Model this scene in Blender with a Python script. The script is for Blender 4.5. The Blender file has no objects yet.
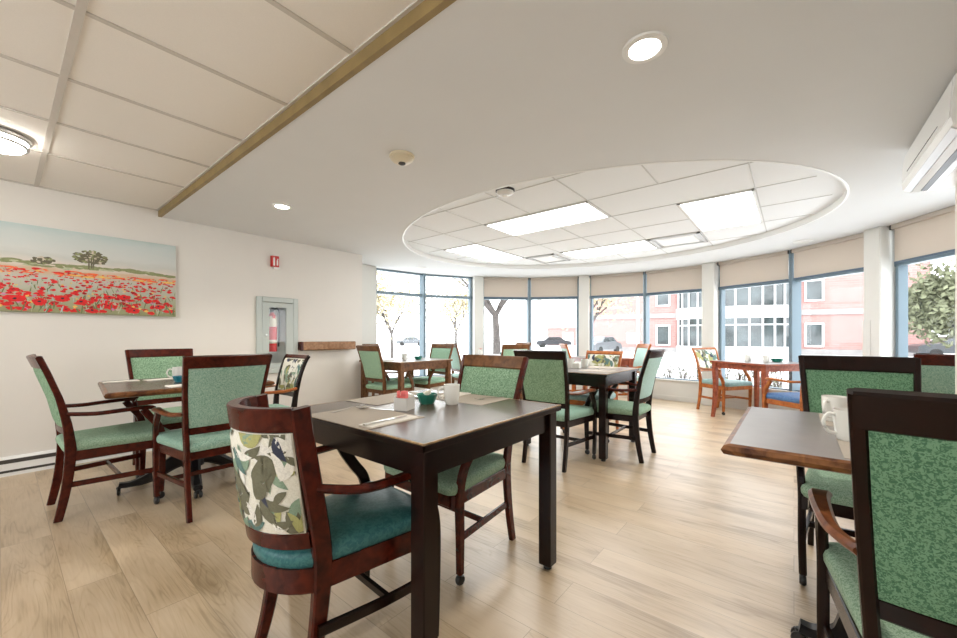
import bpy, bmesh, math, random
from mathutils import Vector, Matrix
sin, cos, pi, R = math.sin, math.cos, math.pi, math.radians
S = bpy.context.scene
COL = S.collection

# ------------------------------------------------------------------ camera, sky, exposure
H_CAM, VIEW = 1.10, R(39.04)
cd = bpy.data.cameras.new('camera'); cam = bpy.data.objects.new('camera', cd); COL.objects.link(cam)
cam.location = (0, 0, H_CAM); cam.rotation_euler = (pi/2, 0, VIEW - pi/2)
cd.sensor_width = 36; cd.lens = 389/957*36; cd.shift_y = 18/957; cd.clip_start = .05; cd.clip_end = 300
S.camera = cam
W = bpy.data.worlds.new('overcast_sky'); S.world = W; W.use_nodes = True
bg = W.node_tree.nodes['Background']; bg.inputs[0].default_value = (.93, .97, 1.0, 1); bg.inputs[1].default_value = 3.0
S.view_settings.view_transform = 'Standard'; S.view_settings.look = 'None'
S.view_settings.gamma = 1; S.view_settings.use_curve_mapping = False
S.view_settings.exposure = .93
PANEL_E, DOWN_E, FLUSH_E = 6.0, 12.0, 20.0      # what the seen lamps and the two added flush lamps give

# ------------------------------------------------------------------ materials
def new_mat(name):
    m = bpy.data.materials.new(name); m.use_nodes = True
    nt = m.node_tree; return m, nt, nt.nodes['Principled BSDF']
def N(nt, t, **kw):
    n = nt.nodes.new(t)
    for k, v in kw.items():
        if k in n.inputs: n.inputs[k].default_value = v
        else: setattr(n, k, v)
    return n
def ramp(nt, fac, stops):
    r = nt.nodes.new('ShaderNodeValToRGB'); e = r.color_ramp.elements
    e[0].position, e[0].color = stops[0][0], (*stops[0][1], 1); e[1].position, e[1].color = stops[-1][0], (*stops[-1][1], 1)
    for p, c in stops[1:-1]:
        q = e.new(p); q.color = (*c, 1)
    nt.links.new(fac, r.inputs[0]); return r.outputs[0]
def coords(nt, scale=(1, 1, 1), rot=(0, 0, 0), kind='Object'):
    t = nt.nodes.new('ShaderNodeTexCoord'); m = nt.nodes.new('ShaderNodeMapping')
    m.inputs['Scale'].default_value = scale; m.inputs['Rotation'].default_value = rot
    nt.links.new(t.outputs[kind], m.inputs[0]); return m.outputs[0]
def plain(name, col, rough=.5, metal=0, spec=.5, noise=0.0, nscale=30, coat=0, bump=0):
    m, nt, p = new_mat(name)
    p.inputs['Roughness'].default_value = rough; p.inputs['Metallic'].default_value = metal
    p.inputs['Specular IOR Level'].default_value = spec; p.inputs['Coat Weight'].default_value = coat
    v = coords(nt); n = N(nt, 'ShaderNodeTexNoise', Scale=nscale, Detail=4.0); nt.links.new(v, n.inputs['Vector'])
    a = tuple(max(0, c*(1-noise)) for c in col); b = tuple(min(1, c*(1+noise)) for c in col)
    nt.links.new(ramp(nt, n.outputs[0], [(.3, a), (.7, b)]), p.inputs['Base Color'])
    if bump:
        bn = N(nt, 'ShaderNodeBump', Strength=bump, Distance=.002); nt.links.new(n.outputs[0], bn.inputs['Height'])
        nt.links.new(bn.outputs[0], p.inputs['Normal'])
    return m
def wood(name, dark, light, rough=.3, scale=(14, 14, 14), coat=.3):
    m, nt, p = new_mat(name)
    v = coords(nt, scale); n = N(nt, 'ShaderNodeTexNoise', Scale=1.6, Detail=5.0, Distortion=.8); nt.links.new(v, n.inputs['Vector'])
    nt.links.new(ramp(nt, n.outputs[0], [(.32, dark), (.68, light)]), p.inputs['Base Color'])
    p.inputs['Roughness'].default_value = rough; p.inputs['Coat Weight'].default_value = coat*.4; p.inputs['Coat Roughness'].default_value = .2; p.inputs['Specular IOR Level'].default_value = .22
    return m
def fabric(name, dark, light, scale=190, rough=.85, lo=.42, hi=.56):
    m, nt, p = new_mat(name)
    v = coords(nt); n = N(nt, 'ShaderNodeTexNoise', Scale=float(scale), Detail=2.0, Distortion=1.2); nt.links.new(v, n.inputs['Vector'])
    nt.links.new(ramp(nt, n.outputs[0], [(lo, dark), (hi, light)]), p.inputs['Base Color'])
    p.inputs['Roughness'].default_value = rough; p.inputs['Specular IOR Level'].default_value = .25
    b = N(nt, 'ShaderNodeBump', Strength=.25, Distance=.001); nt.links.new(n.outputs[0], b.inputs['Height']); nt.links.new(b.outputs[0], p.inputs['Normal'])
    return m
def emit(name, col, e):
    m, nt, p = new_mat(name)
    p.inputs['Base Color'].default_value = (*col, 1); p.inputs['Emission Color'].default_value = (*col, 1); p.inputs['Emission Strength'].default_value = e
    return m
def glass(name, tint=(1, 1, 1), refl=.025):
    m, nt, p = new_mat(name)
    t = N(nt, 'ShaderNodeBsdfTransparent'); t.inputs[0].default_value = (*tint, 1)
    g = N(nt, 'ShaderNodeBsdfGlossy', Roughness=.02); mx = N(nt, 'ShaderNodeMixShader'); mx.inputs[0].default_value = refl
    nt.links.new(t.outputs[0], mx.inputs[1]); nt.links.new(g.outputs[0], mx.inputs[2])
    nt.links.new(mx.outputs[0], nt.nodes['Material Output'].inputs[0]); nt.nodes.remove(p)
    return m

M = {}
M['wall'] = plain('painted_wall', (.735, .70, .65), .7, noise=.012, nscale=3, spec=.2)
M['bay'] = plain('painted_bay', (.70, .69, .65), .6, noise=.012, nscale=3, spec=.2)
M['ceil'] = plain('drywall_ceiling', (.745, .75, .75), .8, noise=.008, nscale=3, spec=.1)
M['tile'] = plain('ceiling_tile', (.87, .835, .785), .85, noise=.02, nscale=250, spec=.1)
M['tile_w'] = plain('ceiling_tile_white', (.875, .89, .90), .85, noise=.012, nscale=250, spec=.1)
M['tbar'] = plain('ceiling_grid_bar', (.60, .56, .51), .5)
M['tbar_w'] = plain('ceiling_grid_white', (.62, .62, .61), .5)
M['fascia'] = plain('brown_fascia', (.27, .19, .075), .5, noise=.15, nscale=9)
M['white'] = plain('white_enamel', (.83, .83, .81), .35)
M['plastic'] = plain('white_plastic', (.78, .77, .75), .3)
M['greyplastic'] = plain('grey_plastic', (.55, .55, .55), .3)
M['yellowed'] = plain('yellowed_plastic', (.66, .58, .42), .4)
M['black'] = plain('black_plastic', (.012, .012, .012), .35)
M['iron'] = plain('black_cast_iron', (.007, .006, .007), .35, spec=.3)
M['darkslot'] = plain('dark_slot', (.05, .045, .04), .6)
M['chrome'] = plain('polished_steel', (.7, .7, .7), .18, metal=1)
M['alu'] = plain('brushed_aluminium', (.6, .6, .6), .35, metal=1)
M['frame'] = plain('blue_grey_window_metal', (.15, .215, .26), .4)
M['framedark'] = plain('dark_blue_metal', (.09, .14, .20), .4)
M['glass'] = glass('window_glass')
M['cabglass'] = glass('cabinet_glass', refl=.03)
M['acryl'] = glass('clear_acrylic', (.97, .97, .97), .06)
M['mahog'] = wood('mahogany', (.030, .0042, .0025), (.088, .012, .0055), .25)
M['mahogdark'] = wood('dark_mahogany', (.004, .0013, .001), (.015, .0035, .0022), .27)
M['brownlitwood'] = wood('brown_lit_wood', (.085, .036, .014), (.20, .088, .034), .32)  # on the back chairs this brown is light put into the wood colour
M['arm'] = wood('orange_brown_arm_wood', (.09, .024, .010), (.25, .085, .03), .28)  # arms in a more orange brown than the mahogany frames
M['orange'] = wood('orange_cherry', (.23, .060, .014), (.46, .15, .035), .35)
M['cherry'] = wood('red_cherry', (.20, .045, .022), (.36, .10, .05), .35)
M['railwood'] = wood('handrail_wood', (.22, .11, .05), (.38, .21, .11), .4)
M['edge'] = wood('worn_edge_wood', (.10, .035, .014), (.42, .24, .10), .35, (30, 30, 30))
M['wornline'] = plain('worn_edge_line', (.34, .21, .09), .4, noise=.4, nscale=40)
M['lam'] = plain('brown_laminate', (.085, .056, .038), .27, noise=.2, nscale=14, spec=1.0)
M['lamgrey'] = plain('grey_brown_laminate', (.17, .15, .14), .3, noise=.08, nscale=12, spec=1.0)
M['green'] = fabric('green_fleck_fabric', (.095, .20, .11), (.33, .48, .325), 170)
M['greendark'] = fabric('dark_green_mottled_fabric', (.06, .145, .08), (.155, .29, .175), 165, lo=.43, hi=.55)
M['mint'] = fabric('mint_fleck_fabric', (.17, .32, .24), (.38, .54, .44), 190)
M['seatgreen'] = fabric('green_seat_fabric', (.20, .32, .21), (.38, .52, .385), 190)
M['pale'] = fabric('pale_green_fabric', (.24, .42, .29), (.42, .62, .45), 190)
M['paleblue'] = fabric('pale_mint_fabric', (.38, .55, .50), (.52, .70, .64), 190)
M['teal'] = fabric('teal_vinyl', (.030, .125, .135), (.055, .175, .175), 60, .35)
M['tealseat'] = fabric('soft_teal_vinyl', (.19, .31, .30), (.26, .39, .375), 60, .45)
M['blue'] = fabric('blue_vinyl', (.05, .12, .27), (.085, .18, .36), 60, .4)
M['cream'] = fabric('cream_fabric', (.70, .68, .58), (.78, .76, .67), 150)
LEAF = {k: fabric('leaf_' + k, tuple(c*.85 for c in v), v, 150) for k, v in dict(
    olive=(.42, .41, .17), moss=(.17, .165, .11), sage=(.26, .36, .26), slate=(.055, .062, .095), ivory=(.82, .80, .73), teal=(.13, .22, .20), sky=(.42, .52, .52)).items()}
M['milky'] = plain('milky_acrylic', (.62, .61, .58), .2)
M['china'] = plain('white_china', (.80, .79, .74), .2, coat=.4)
M['paper'] = plain('cream_paper', (.40, .35, .29), .7, noise=.03, nscale=80)
M['napkin'] = plain('white_napkin', (.80, .77, .71), .85, noise=.03, nscale=60)
M['bowl'] = plain('green_bowl', (.02, .20, .145), .3)
M['tealbowl'] = plain('teal_bowl', (.012, .19, .26), .3)
M['pink'] = plain('pink_paper', (.88, .20, .19), .7, noise=.2, nscale=50)
M['creamer'] = plain('creamer_cup', (.84, .80, .70), .4)
M['red'] = plain('fire_red', (.55, .012, .015), .35)
M['redsign'] = plain('sign_red', (.52, .015, .012), .4)
M['label'] = plain('label_paper', (.72, .66, .55), .6)
M['cabgrey'] = plain('grey_green_steel', (.47, .51, .48), .4)
M['cabin'] = plain('cabinet_inside', (.62, .64, .62), .5)
M['led'] = emit('lamp_diffuser', (1, .995, .98), PANEL_E)
M['down'] = emit('downlight_diffuser', (1, .95, .86), DOWN_E)
M['flush'] = emit('flush_lamp_glass', (1, .96, .89), FLUSH_E)
M['snow'] = plain('snowy_ground', (.80, .80, .80), .9, noise=.06, nscale=.6)
M['stone'] = plain('pale_stone', (.26, .25, .245), .8, noise=.12, nscale=2)
M['whitepanel'] = plain('white_cladding', (.62, .62, .62), .6)
M['darkpane'] = plain('building_glass', (.04, .052, .055), .1, noise=.7, nscale=.7, spec=.8)
M['bark'] = plain('grey_bark', (.07, .06, .055), .9, noise=.3, nscale=8)
M['leafy'] = plain('yellow_leaves', (.46, .40, .25), .8, noise=.25, nscale=3)
M['leafg'] = plain('grey_green_leaves', (.13, .14, .08), .8, noise=.4, nscale=3)
M['twig'] = plain('shrub_twigs', (.07, .055, .05), .9, noise=.2, nscale=8)
M['cardark'] = plain('dark_grey_paint', (.03, .036, .042), .3, coat=.3)
M['carsilver'] = plain('silver_paint', (.10, .11, .12), .3, coat=.3)
M['tyre'] = plain('tyre_rubber', (.02, .02, .02), .8)
def blind_mat():
    m, nt, p = new_mat('beige_blind_cloth')
    p.inputs['Base Color'].default_value = (.70, .63, .56, 1); p.inputs['Roughness'].default_value = .9
    t = N(nt, 'ShaderNodeBsdfTranslucent'); t.inputs[0].default_value = (.62, .55, .48, 1)
    v = coords(nt, (90, 90, 90)); n = N(nt, 'ShaderNodeTexNoise', Scale=3.0, Detail=2.0); nt.links.new(v, n.inputs['Vector'])
    nt.links.new(ramp(nt, n.outputs[0], [(.3, (.66, .595, .525)), (.7, (.72, .655, .585))]), p.inputs['Base Color'])
    mx = N(nt, 'ShaderNodeMixShader'); mx.inputs[0].default_value = .32
    nt.links.new(p.outputs[0], mx.inputs[1]); nt.links.new(t.outputs[0], mx.inputs[2]); nt.links.new(mx.outputs[0], nt.nodes['Material Output'].inputs[0])
    return m
M['blind'] = blind_mat()
def floor_mat():
    m, nt, p = new_mat('light_oak_planks'); L = nt.links
    tc = nt.nodes.new('ShaderNodeTexCoord'); sp = nt.nodes.new('ShaderNodeSeparateXYZ'); L.new(tc.outputs['Object'], sp.inputs[0])
    cb = nt.nodes.new('ShaderNodeCombineXYZ'); ad = N(nt, 'ShaderNodeMath', operation='ADD'); ad.inputs[1].default_value = -.005
    L.new(sp.outputs[0], ad.inputs[0]); L.new(sp.outputs[1], cb.inputs[0]); L.new(ad.outputs[0], cb.inputs[1])
    br = N(nt, 'ShaderNodeTexBrick', offset=.37, offset_frequency=2, squash=1.0)
    for k, v in {'Scale': 1.0, 'Mortar Size': .0014, 'Mortar Smooth': .2, 'Brick Width': 1.22, 'Row Height': .18, 'Bias': 0.0}.items(): br.inputs[k].default_value = v
    br.inputs['Color1'].default_value = (0, 0, 0, 1); br.inputs['Color2'].default_value = (1, 1, 1, 1); br.inputs['Mortar'].default_value = (.5, .5, .5, 1)
    L.new(cb.outputs[0], br.inputs['Vector'])
    # per-plank shift of the grain
    sc = N(nt, 'ShaderNodeVectorMath', operation='SCALE'); sc.inputs[3].default_value = 7.0; L.new(br.outputs['Color'], sc.inputs[0])
    av = N(nt, 'ShaderNodeVectorMath', operation='ADD'); L.new(cb.outputs[0], av.inputs[0]); L.new(sc.outputs[0], av.inputs[1])
    mp = nt.nodes.new('ShaderNodeMapping'); mp.inputs['Scale'].default_value = (.8, 7.5, 1); L.new(av.outputs[0], mp.inputs[0])
    wv = N(nt, 'ShaderNodeTexNoise', Scale=1.5, Detail=1.0, Distortion=.7); L.new(mp.outputs[0], wv.inputs['Vector'])
    mu = N(nt, 'ShaderNodeMath', operation='MULTIPLY'); mu.inputs[1].default_value = 80.0; L.new(wv.outputs[0], mu.inputs[0])
    sn = N(nt, 'ShaderNodeMath', operation='SINE'); L.new(mu.outputs[0], sn.inputs[0])
    mp2 = nt.nodes.new('ShaderNodeMapping'); mp2.inputs['Scale'].default_value = (4, 70, 1); L.new(av.outputs[0], mp2.inputs[0])
    fn = N(nt, 'ShaderNodeTexNoise', Scale=1.5, Detail=5.0); L.new(mp2.outputs[0], fn.inputs['Vector'])
    mp3 = nt.nodes.new('ShaderNodeMapping'); mp3.inputs['Scale'].default_value = (1.3, 4, 1); L.new(av.outputs[0], mp3.inputs[0])
    bn = N(nt, 'ShaderNodeTexNoise', Scale=1.2, Detail=3.0); L.new(mp3.outputs[0], bn.inputs['Vector'])
    s1 = N(nt, 'ShaderNodeMath', operation='MULTIPLY'); s1.inputs[1].default_value = -.062
    s0 = N(nt, 'ShaderNodeMath', operation='MAXIMUM'); s0.inputs[1].default_value = 0; L.new(sn.outputs[0], s0.inputs[0])
    sp4 = N(nt, 'ShaderNodeMath', operation='POWER'); sp4.inputs[1].default_value = 3.0; L.new(s0.outputs[0], sp4.inputs[0]); L.new(sp4.outputs[0], s1.inputs[0])
    s2 = N(nt, 'ShaderNodeMath', operation='MULTIPLY_ADD'); s2.inputs[1].default_value = .26; L.new(fn.outputs[0], s2.inputs[0]); L.new(s1.outputs[0], s2.inputs[2])
    s3 = N(nt, 'ShaderNodeMath', operation='MULTIPLY_ADD'); s3.inputs[1].default_value = .74; L.new(bn.outputs[0], s3.inputs[0]); L.new(s2.outputs[0], s3.inputs[2])
    c = ramp(nt, s3.outputs[0], [(.30, (.30, .205, .11)), (.45, (.49, .365, .23)), (.60, (.57, .445, .305))])
    mx = N(nt, 'ShaderNodeMix', data_type='RGBA', blend_type='MULTIPLY'); mx.inputs[0].default_value = 1
    pr = ramp(nt, br.outputs['Color'], [(0, (.93, .93, .93)), (1, (1.05, 1.045, 1.03))])
    L.new(c, mx.inputs[6]); L.new(pr, mx.inputs[7])
    mo = N(nt, 'ShaderNodeMix', data_type='RGBA'); L.new(br.outputs['Fac'], mo.inputs[0]); L.new(mx.outputs[2], mo.inputs[6]); mo.inputs[7].default_value = (.30, .215, .13, 1)
    L.new(mo.outputs[2], p.inputs['Base Color']); p.inputs['Roughness'].default_value = .36; p.inputs['Specular IOR Level'].default_value = .75; p.inputs['Coat Weight'].default_value = .35; p.inputs['Coat Roughness'].default_value = .28
    b = N(nt, 'ShaderNodeBump', Strength=.12, Distance=.002); L.new(s3.outputs[0], b.inputs['Height']); L.new(b.outputs[0], p.inputs['Normal'])
    return m
M['floor'] = floor_mat()
def brick_mat():
    m, nt, p = new_mat('red_brick'); L = nt.links
    v = coords(nt, (1, 1, 1), (pi/2, 0, 0))
    b = N(nt, 'ShaderNodeTexBrick'); b.inputs['Scale'].default_value = 1
    for k, x in {'Mortar Size': .012, 'Brick Width': .5, 'Row Height': .17}.items(): b.inputs[k].default_value = x
    b.inputs['Color1'].default_value = (.30, .165, .15, 1); b.inputs['Color2'].default_value = (.35, .195, .18, 1); b.inputs['Mortar'].default_value = (.38, .26, .24, 1)
    L.new(v, b.inputs['Vector']); L.new(b.outputs['Color'], p.inputs['Base Color']); p.inputs['Roughness'].default_value = .9
    return m
M['brick'] = brick_mat()
def canvas_mat():
    m, nt, p = new_mat('painted_canvas'); L = nt.links
    tc = nt.nodes.new('ShaderNodeTexCoord'); sp = nt.nodes.new('ShaderNodeSeparateXYZ'); L.new(tc.outputs['Object'], sp.inputs[0])
    n = N(nt, 'ShaderNodeTexNoise', Scale=9.0, Detail=5.0); mp = nt.nodes.new('ShaderNodeMapping'); mp.inputs['Scale'].default_value = (1, 1, 3); L.new(tc.outputs['Object'], mp.inputs[0]); L.new(mp.outputs[0], n.inputs['Vector'])
    a = N(nt, 'ShaderNodeMath', operation='MULTIPLY_ADD'); a.inputs[1].default_value = .09; L.new(n.outputs[0], a.inputs[0]); L.new(sp.outputs[2], a.inputs[2])
    # z runs 0 (bottom) .. .71 (top), noise adds about .045
    d = N(nt, 'ShaderNodeMath', operation='DIVIDE'); d.inputs[1].default_value = .80; L.new(a.outputs[0], d.inputs[0])
    c = ramp(nt, d.outputs[0], [(.03, (.26, .27, .13)), (.15, (.36, .37, .22)), (.30, (.46, .46, .36)), (.42, (.52, .50, .44)), (.50, (.60, .42, .28)), (.565, (.66, .60, .54)), (.64, (.56, .56, .52)), (.70, (.60, .61, .58)), (.86, (.55, .60, .58)), (.95, (.46, .56, .55))])
    L.new(c, p.inputs['Base Color']); p.inputs['Roughness'].default_value = .7
    return m
M['canvas'] = canvas_mat()

# ------------------------------------------------------------------ mesh building
class MB:
    def __init__(s): s.v = []; s.f = []; s.mi = []; s.sm = []; s.cur = 0
    def add(s, vs, fs, smooth=False):
        o = len(s.v); s.v += [tuple(x) for x in vs]
        for f in fs: s.f.append([o + i for i in f]); s.mi.append(s.cur); s.sm.append(smooth)
        return s
    def box(s, c, d, rz=0, ch=0.0):
        x, y, z = d[0]/2, d[1]/2, d[2]/2
        if ch <= 0:
            vs = [(a*x, b*y, e*z) for a in (-1, 1) for b in (-1, 1) for e in (-1, 1)]
            fs = [(0, 1, 3, 2), (4, 6, 7, 5), (0, 4, 5, 1), (2, 3, 7, 6), (0, 2, 6, 4), (1, 5, 7, 3)]
        else:
            ch = min(ch, x*.49, y*.49, z*.49)
            def ring(zz, i):
                X, Y, k = x - i, y - i, ch
                return [(-X+k, -Y, zz), (X-k, -Y, zz), (X, -Y+k, zz), (X, Y-k, zz), (X-k, Y, zz), (-X+k, Y, zz), (-X, Y-k, zz), (-X, -Y+k, zz)]
            rs = [ring(-z, ch*.7), ring(-z+ch, 0), ring(z-ch, 0), ring(z, ch*.7)]
            vs = sum(rs, []); fs = [tuple(range(7, -1, -1)), tuple(range(24, 32))]
            for r in range(3):
                for i in range(8): j = (i+1) % 8; fs.append((r*8+i, r*8+j, r*8+8+j, r*8+8+i))
        cr, sr = cos(rz), sin(rz)
        s.add([(c[0]+a*cr-b*sr, c[1]+a*sr+b*cr, c[2]+e) for a, b, e in vs], fs); return s
    def rings(s, rs, cap=True, smooth=False, closed=True):
        n = len(rs[0]); vs = sum([list(r) for r in rs], []); fs = []
        for r in range(len(rs)-1):
            for i in range(n if closed else n-1):
                j = (i+1) % n; fs.append((r*n+i, r*n+j, (r+1)*n+j, (r+1)*n+i))
        o = len(s.v); s.add(vs, fs, smooth)
        if cap:
            s.f.append([o+i for i in range(n-1, -1, -1)]); s.mi.append(s.cur); s.sm.append(False)
            s.f.append([o+(len(rs)-1)*n+i for i in range(n)]); s.mi.append(s.cur); s.sm.append(False)
        return s
    def sweep(s, path, size, side=(0, 1, 0), ch=.25, smooth=False):
        """rectangular, chamfered section swept along path; size=(width along side, depth) or one per point"""
        P = [Vector(p) for p in path]; n = len(P); sd = Vector(side); rs = []
        for i in range(n):
            t = (P[min(i+1, n-1)] - P[max(i-1, 0)]).normalized()
            a = (sd - t*sd.dot(t)).normalized(); b = t.cross(a)
            w, d = size[i] if isinstance(size[0], (tuple, list)) else size
            w, d = w/2, d/2; k = min(w, d)*ch*2 if ch else 0
            sec = [(-w+k, -d), (w-k, -d), (w, -d+k), (w, d-k), (w-k, d), (-w+k, d), (-w, d-k), (-w, -d+k)]
            rs.append([P[i] + a*x + b*y for x, y in sec])
        return s.rings(rs, smooth=smooth)
    def tube(s, path, r, n=10):
        P = [Vector(p) for p in path]; rs = []; m = len(P)
        for i in range(m):
            t = (P[min(i+1, m-1)] - P[max(i-1, 0)]).normalized()
            h = Vector((0, 0, 1)) if abs(t.z) < .9 else Vector((1, 0, 0))
            a = t.cross(h).normalized(); b = t.cross(a); q = r[i] if isinstance(r, (list, tuple)) else r
            rs.append([P[i] + (a*cos(2*pi*k/n) + b*sin(2*pi*k/n))*q for k in range(n)])
        return s.rings(rs, smooth=True)
    def lathe(s, prof, c=(0, 0, 0), n=24, axis='z', smooth=True):
        rs = []
        for r, z in prof:
            ring = []
            for k in range(n):
                a = 2*pi*k/n
                if axis == 'z': ring.append((c[0]+r*cos(a), c[1]+r*sin(a), c[2]+z))
                elif axis == 'y': ring.append((c[0]+r*cos(a), c[1]+z, c[2]-r*sin(a)))
                else: ring.append((c[0]+z, c[1]+r*cos(a), c[2]+r*sin(a)))
            rs.append(ring)
        return s.rings(rs, smooth=smooth)
    def grid(s, fn, nu, nv, smooth=True, flip=False):
        vs = [fn(i/nu, j/nv) for j in range(nv+1) for i in range(nu+1)]; w = nu+1
        fs = [(j*w+i, j*w+i+1, (j+1)*w+i+1, (j+1)*w+i) for j in range(nv) for i in range(nu)]
        if flip: fs = [f[::-1] for f in fs]
        return s.add(vs, fs, smooth)
    def poly(s, pts, flip=False):
        f = tuple(range(len(pts))); return s.add(pts, [f[::-1] if flip else f])
    def prism(s, pts, z0, z1):
        return s.rings([[(x, y, z0) for x, y in pts], [(x, y, z1) for x, y in pts]])
    def cushion(s, outline, z0, z1, dome=.012, inset=.03):
        """soft seat: outline CCW (x,y)"""
        n = len(outline); cx = sum(p[0] for p in outline)/n; cy = sum(p[1] for p in outline)/n
        def ring(k, z): return [(cx+(x-cx)*k, cy+(y-cy)*k, z) for x, y in outline]
        h = z1-z0
        rs = [ring(.97, z0), ring(1.0, z0+h*.25), ring(1.005, z0+h*.55), ring(.985, z0+h*.82), ring(.94, z0+h*.97), ring(.86, z1+dome*.35), ring(.6, z1+dome*.8), ring(.3, z1+dome), ring(.02, z1+dome)]
        return s.rings(rs, smooth=True)
    def build(s, name, mats, parent=None, loc=None, bevel=0):
        me = bpy.data.meshes.new(name); me.from_pydata(s.v, [], s.f)
        for m in (mats if isinstance(mats, (list, tuple)) else [mats]): me.materials.append(M[m] if isinstance(m, str) else m)
        me.polygons.foreach_set('material_index', s.mi); me.polygons.foreach_set('use_smooth', s.sm); me.update()
        bm = bmesh.new(); bm.from_mesh(me)
        if not getattr(s, 'keep', False): bmesh.ops.recalc_face_normals(bm, faces=bm.faces)
        bm.to_mesh(me); bm.free()
        if any(s.sm): me.set_sharp_from_angle(angle=R(38))
        o = bpy.data.objects.new(name, me); COL.objects.link(o)
        if parent: o.parent = parent
        if loc: o.location = loc
        return o
def tag(o, label=None, cat=None, group=None, kind=None):
    if label: o['label'] = label
    if cat: o['category'] = cat
    if group: o['group'] = group
    if kind: o['kind'] = kind
    return o
def thing(name, label, cat, loc=(0, 0, 0), rz=0, group=None):
    o = bpy.data.objects.new(name, None); COL.objects.link(o); o.location = loc; o.rotation_euler = (0, 0, rz); o.empty_display_size = .1
    return tag(o, label, cat, group)
KIDS = {}
def children_of(o): return [c for c in COL.objects if c.parent == o]
def dup(root, loc, rz, label, group=None, cat=None):
    r = root.copy(); COL.objects.link(r); r.location = loc; r.rotation_euler = (0, 0, rz); r['label'] = label
    if group: r['group'] = group
    for ch in children_of(root):
        c = ch.copy(); COL.objects.link(c); c.parent = r
        for g in children_of(ch):
            d = g.copy(); COL.objects.link(d); d.parent = c
    return r
def struct(o): o['kind'] = 'structure'; return o
def lerp(a, b, t): return a+(b-a)*t
def spline(pts, n=6):
    """Catmull-Rom through points (tuples)"""
    P = [Vector(p) for p in pts]; out = []
    for i in range(len(P)-1):
        p0, p1, p2, p3 = P[max(i-1, 0)], P[i], P[i+1], P[min(i+2, len(P)-1)]
        for k in range(n):
            t = k/n; out.append(.5*((2*p1)+(-p0+p2)*t+(2*p0-5*p1+4*p2-p3)*t*t+(-p0+3*p1-3*p2+p3)*t**3))
    out.append(P[-1]); return out
def rrect(x0, x1, yr, yf, r=.04, n=5):
    """rounded trapezoid seat outline: half width yr at the back, yf at the front"""
    cs = [(x0+r, -yr+r, pi, 1.5*pi), (x1-r, -yf+r, 1.5*pi, 2*pi), (x1-r, yf-r, 0, pi/2), (x0+r, yr-r, pi/2, pi)]
    return [(cx+r*cos(lerp(a, b, k/n)), cy+r*sin(lerp(a, b, k/n))) for cx, cy, a, b in cs for k in range(n+1)]

# ------------------------------------------------------------------ room shell
ZD, ZT = 2.285, 2.345                     # drywall ceiling, tile ceiling
YL, YR, XB = 4.85, -.75, -2.6             # left wall, right wall, back wall
XLE, XRE = 3.31, 3.61                     # where the side walls end and the round bay begins
BC = Vector((3.86, 2.01)); RW = 3.62      # bay centre and window radius
def bp(ang, r=RW): return (BC.x + r*cos(R(ang)), BC.y + r*sin(R(ang)))
PIL = [88.6, 53.6, 19.3, -15.9, -51.2, -86.0]
MUL = [71.0, 36.6, 1.6, -33.9, -68.5]
NODES = sorted(PIL + MUL, reverse=True)

out = [bp(a, 3.80) for a in range(100, -100, -6)]
fl = MB(); fl.poly([(XB-.1, YR-.1, 0), (XRE, YR-.1, 0), (XRE, -1.7, 0)] + [(x, y, 0) for x, y in reversed([bp(a, 3.72) for a in range(96, -95, -5)])] + [(XLE, 5.68, 0), (XLE, YL+.1, 0), (XB-.1, YL+.1, 0)])
struct(fl.build('floor', 'floor'))

w = MB()   # left wall with an opening for the recessed extinguisher cabinet
HX0, HX1, HZ0, HZ1, WT = 1.93, 2.31, .74, 1.52, .16
def wb(m, x0, x1, y0, y1, z0, z1): m.box(((x0+x1)/2, (y0+y1)/2, (z0+z1)/2), (x1-x0, y1-y0, z1-z0))
wb(w, XB, HX0, YL, YL+WT, 0, 2.42); wb(w, HX1, XLE, YL, YL+WT, 0, 2.42); wb(w, HX0, HX1, YL, YL+WT, 0, HZ0); wb(w, HX0, HX1, YL, YL+WT, HZ1, 2.42)
wb(w, HX0, HX1, YL+WT-.01, YL+WT, HZ0, HZ1); wb(w, XLE-.15, XLE, YL+WT, 5.75, 0, 2.42)
struct(w.build('wall_left', 'wall'))
w = MB(); wb(w, XB, XRE, YR-.15, YR, 0, 2.42); wb(w, XRE-.15, XRE, -1.8, YR-.15, 0, 2.42)
struct(w.build('wall_right', 'wall'))
w = MB(); wb(w, XB-.15, XB, YR-.15, 0, 0, 2.42); wb(w, XB-.15, XB, 3.8, YL+.15, 0, 2.42); wb(w, XB-.15, XB, 0, 3.8, 0, .9); wb(w, XB-.15, XB, 0, 3.8, 2.15, 2.42)  # wide opening added behind the camera to let in fill daylight
struct(w.build('wall_back', 'wall'))

# ceiling: tiles (left, slightly higher), drywall with an oval opening, tiles inside the oval
OC, OA, OB, OR = (4.42, 1.975), 1.92, 2.32, R(3.2)
def ov(t, k=0.0):
    x, y = (OA+k)*cos(t), (OB+k)*sin(t); return (OC[0]+x*cos(OR)-y*sin(OR), OC[1]+x*sin(OR)+y*cos(OR))
bm = bmesh.new()
outer = [(1.0, YR-.1), (XRE-.1, YR-.1), (XRE-.1, -1.8)] + list(reversed([bp(a, 3.82) for a in range(95, -94, -4)])) + [(XLE-.1, 5.8), (XLE-.1, YL+.1), (1.0, YL+.1)]
inner = [ov(2*pi*k/96) for k in range(96)]
ed = []
for loop in (outer, inner):
    vs = [bm.verts.new((x, y, ZD)) for x, y in loop]
    for i in range(len(vs)): ed.append(bm.edges.new((vs[i], vs[(i+1) % len(vs)])))
bmesh.ops.triangle_fill(bm, use_beauty=True, use_dissolve=False, edges=ed)
me = bpy.data.meshes.new('ceiling'); bm.to_mesh(me); bm.free(); me.materials.append(M['ceil'])
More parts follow.
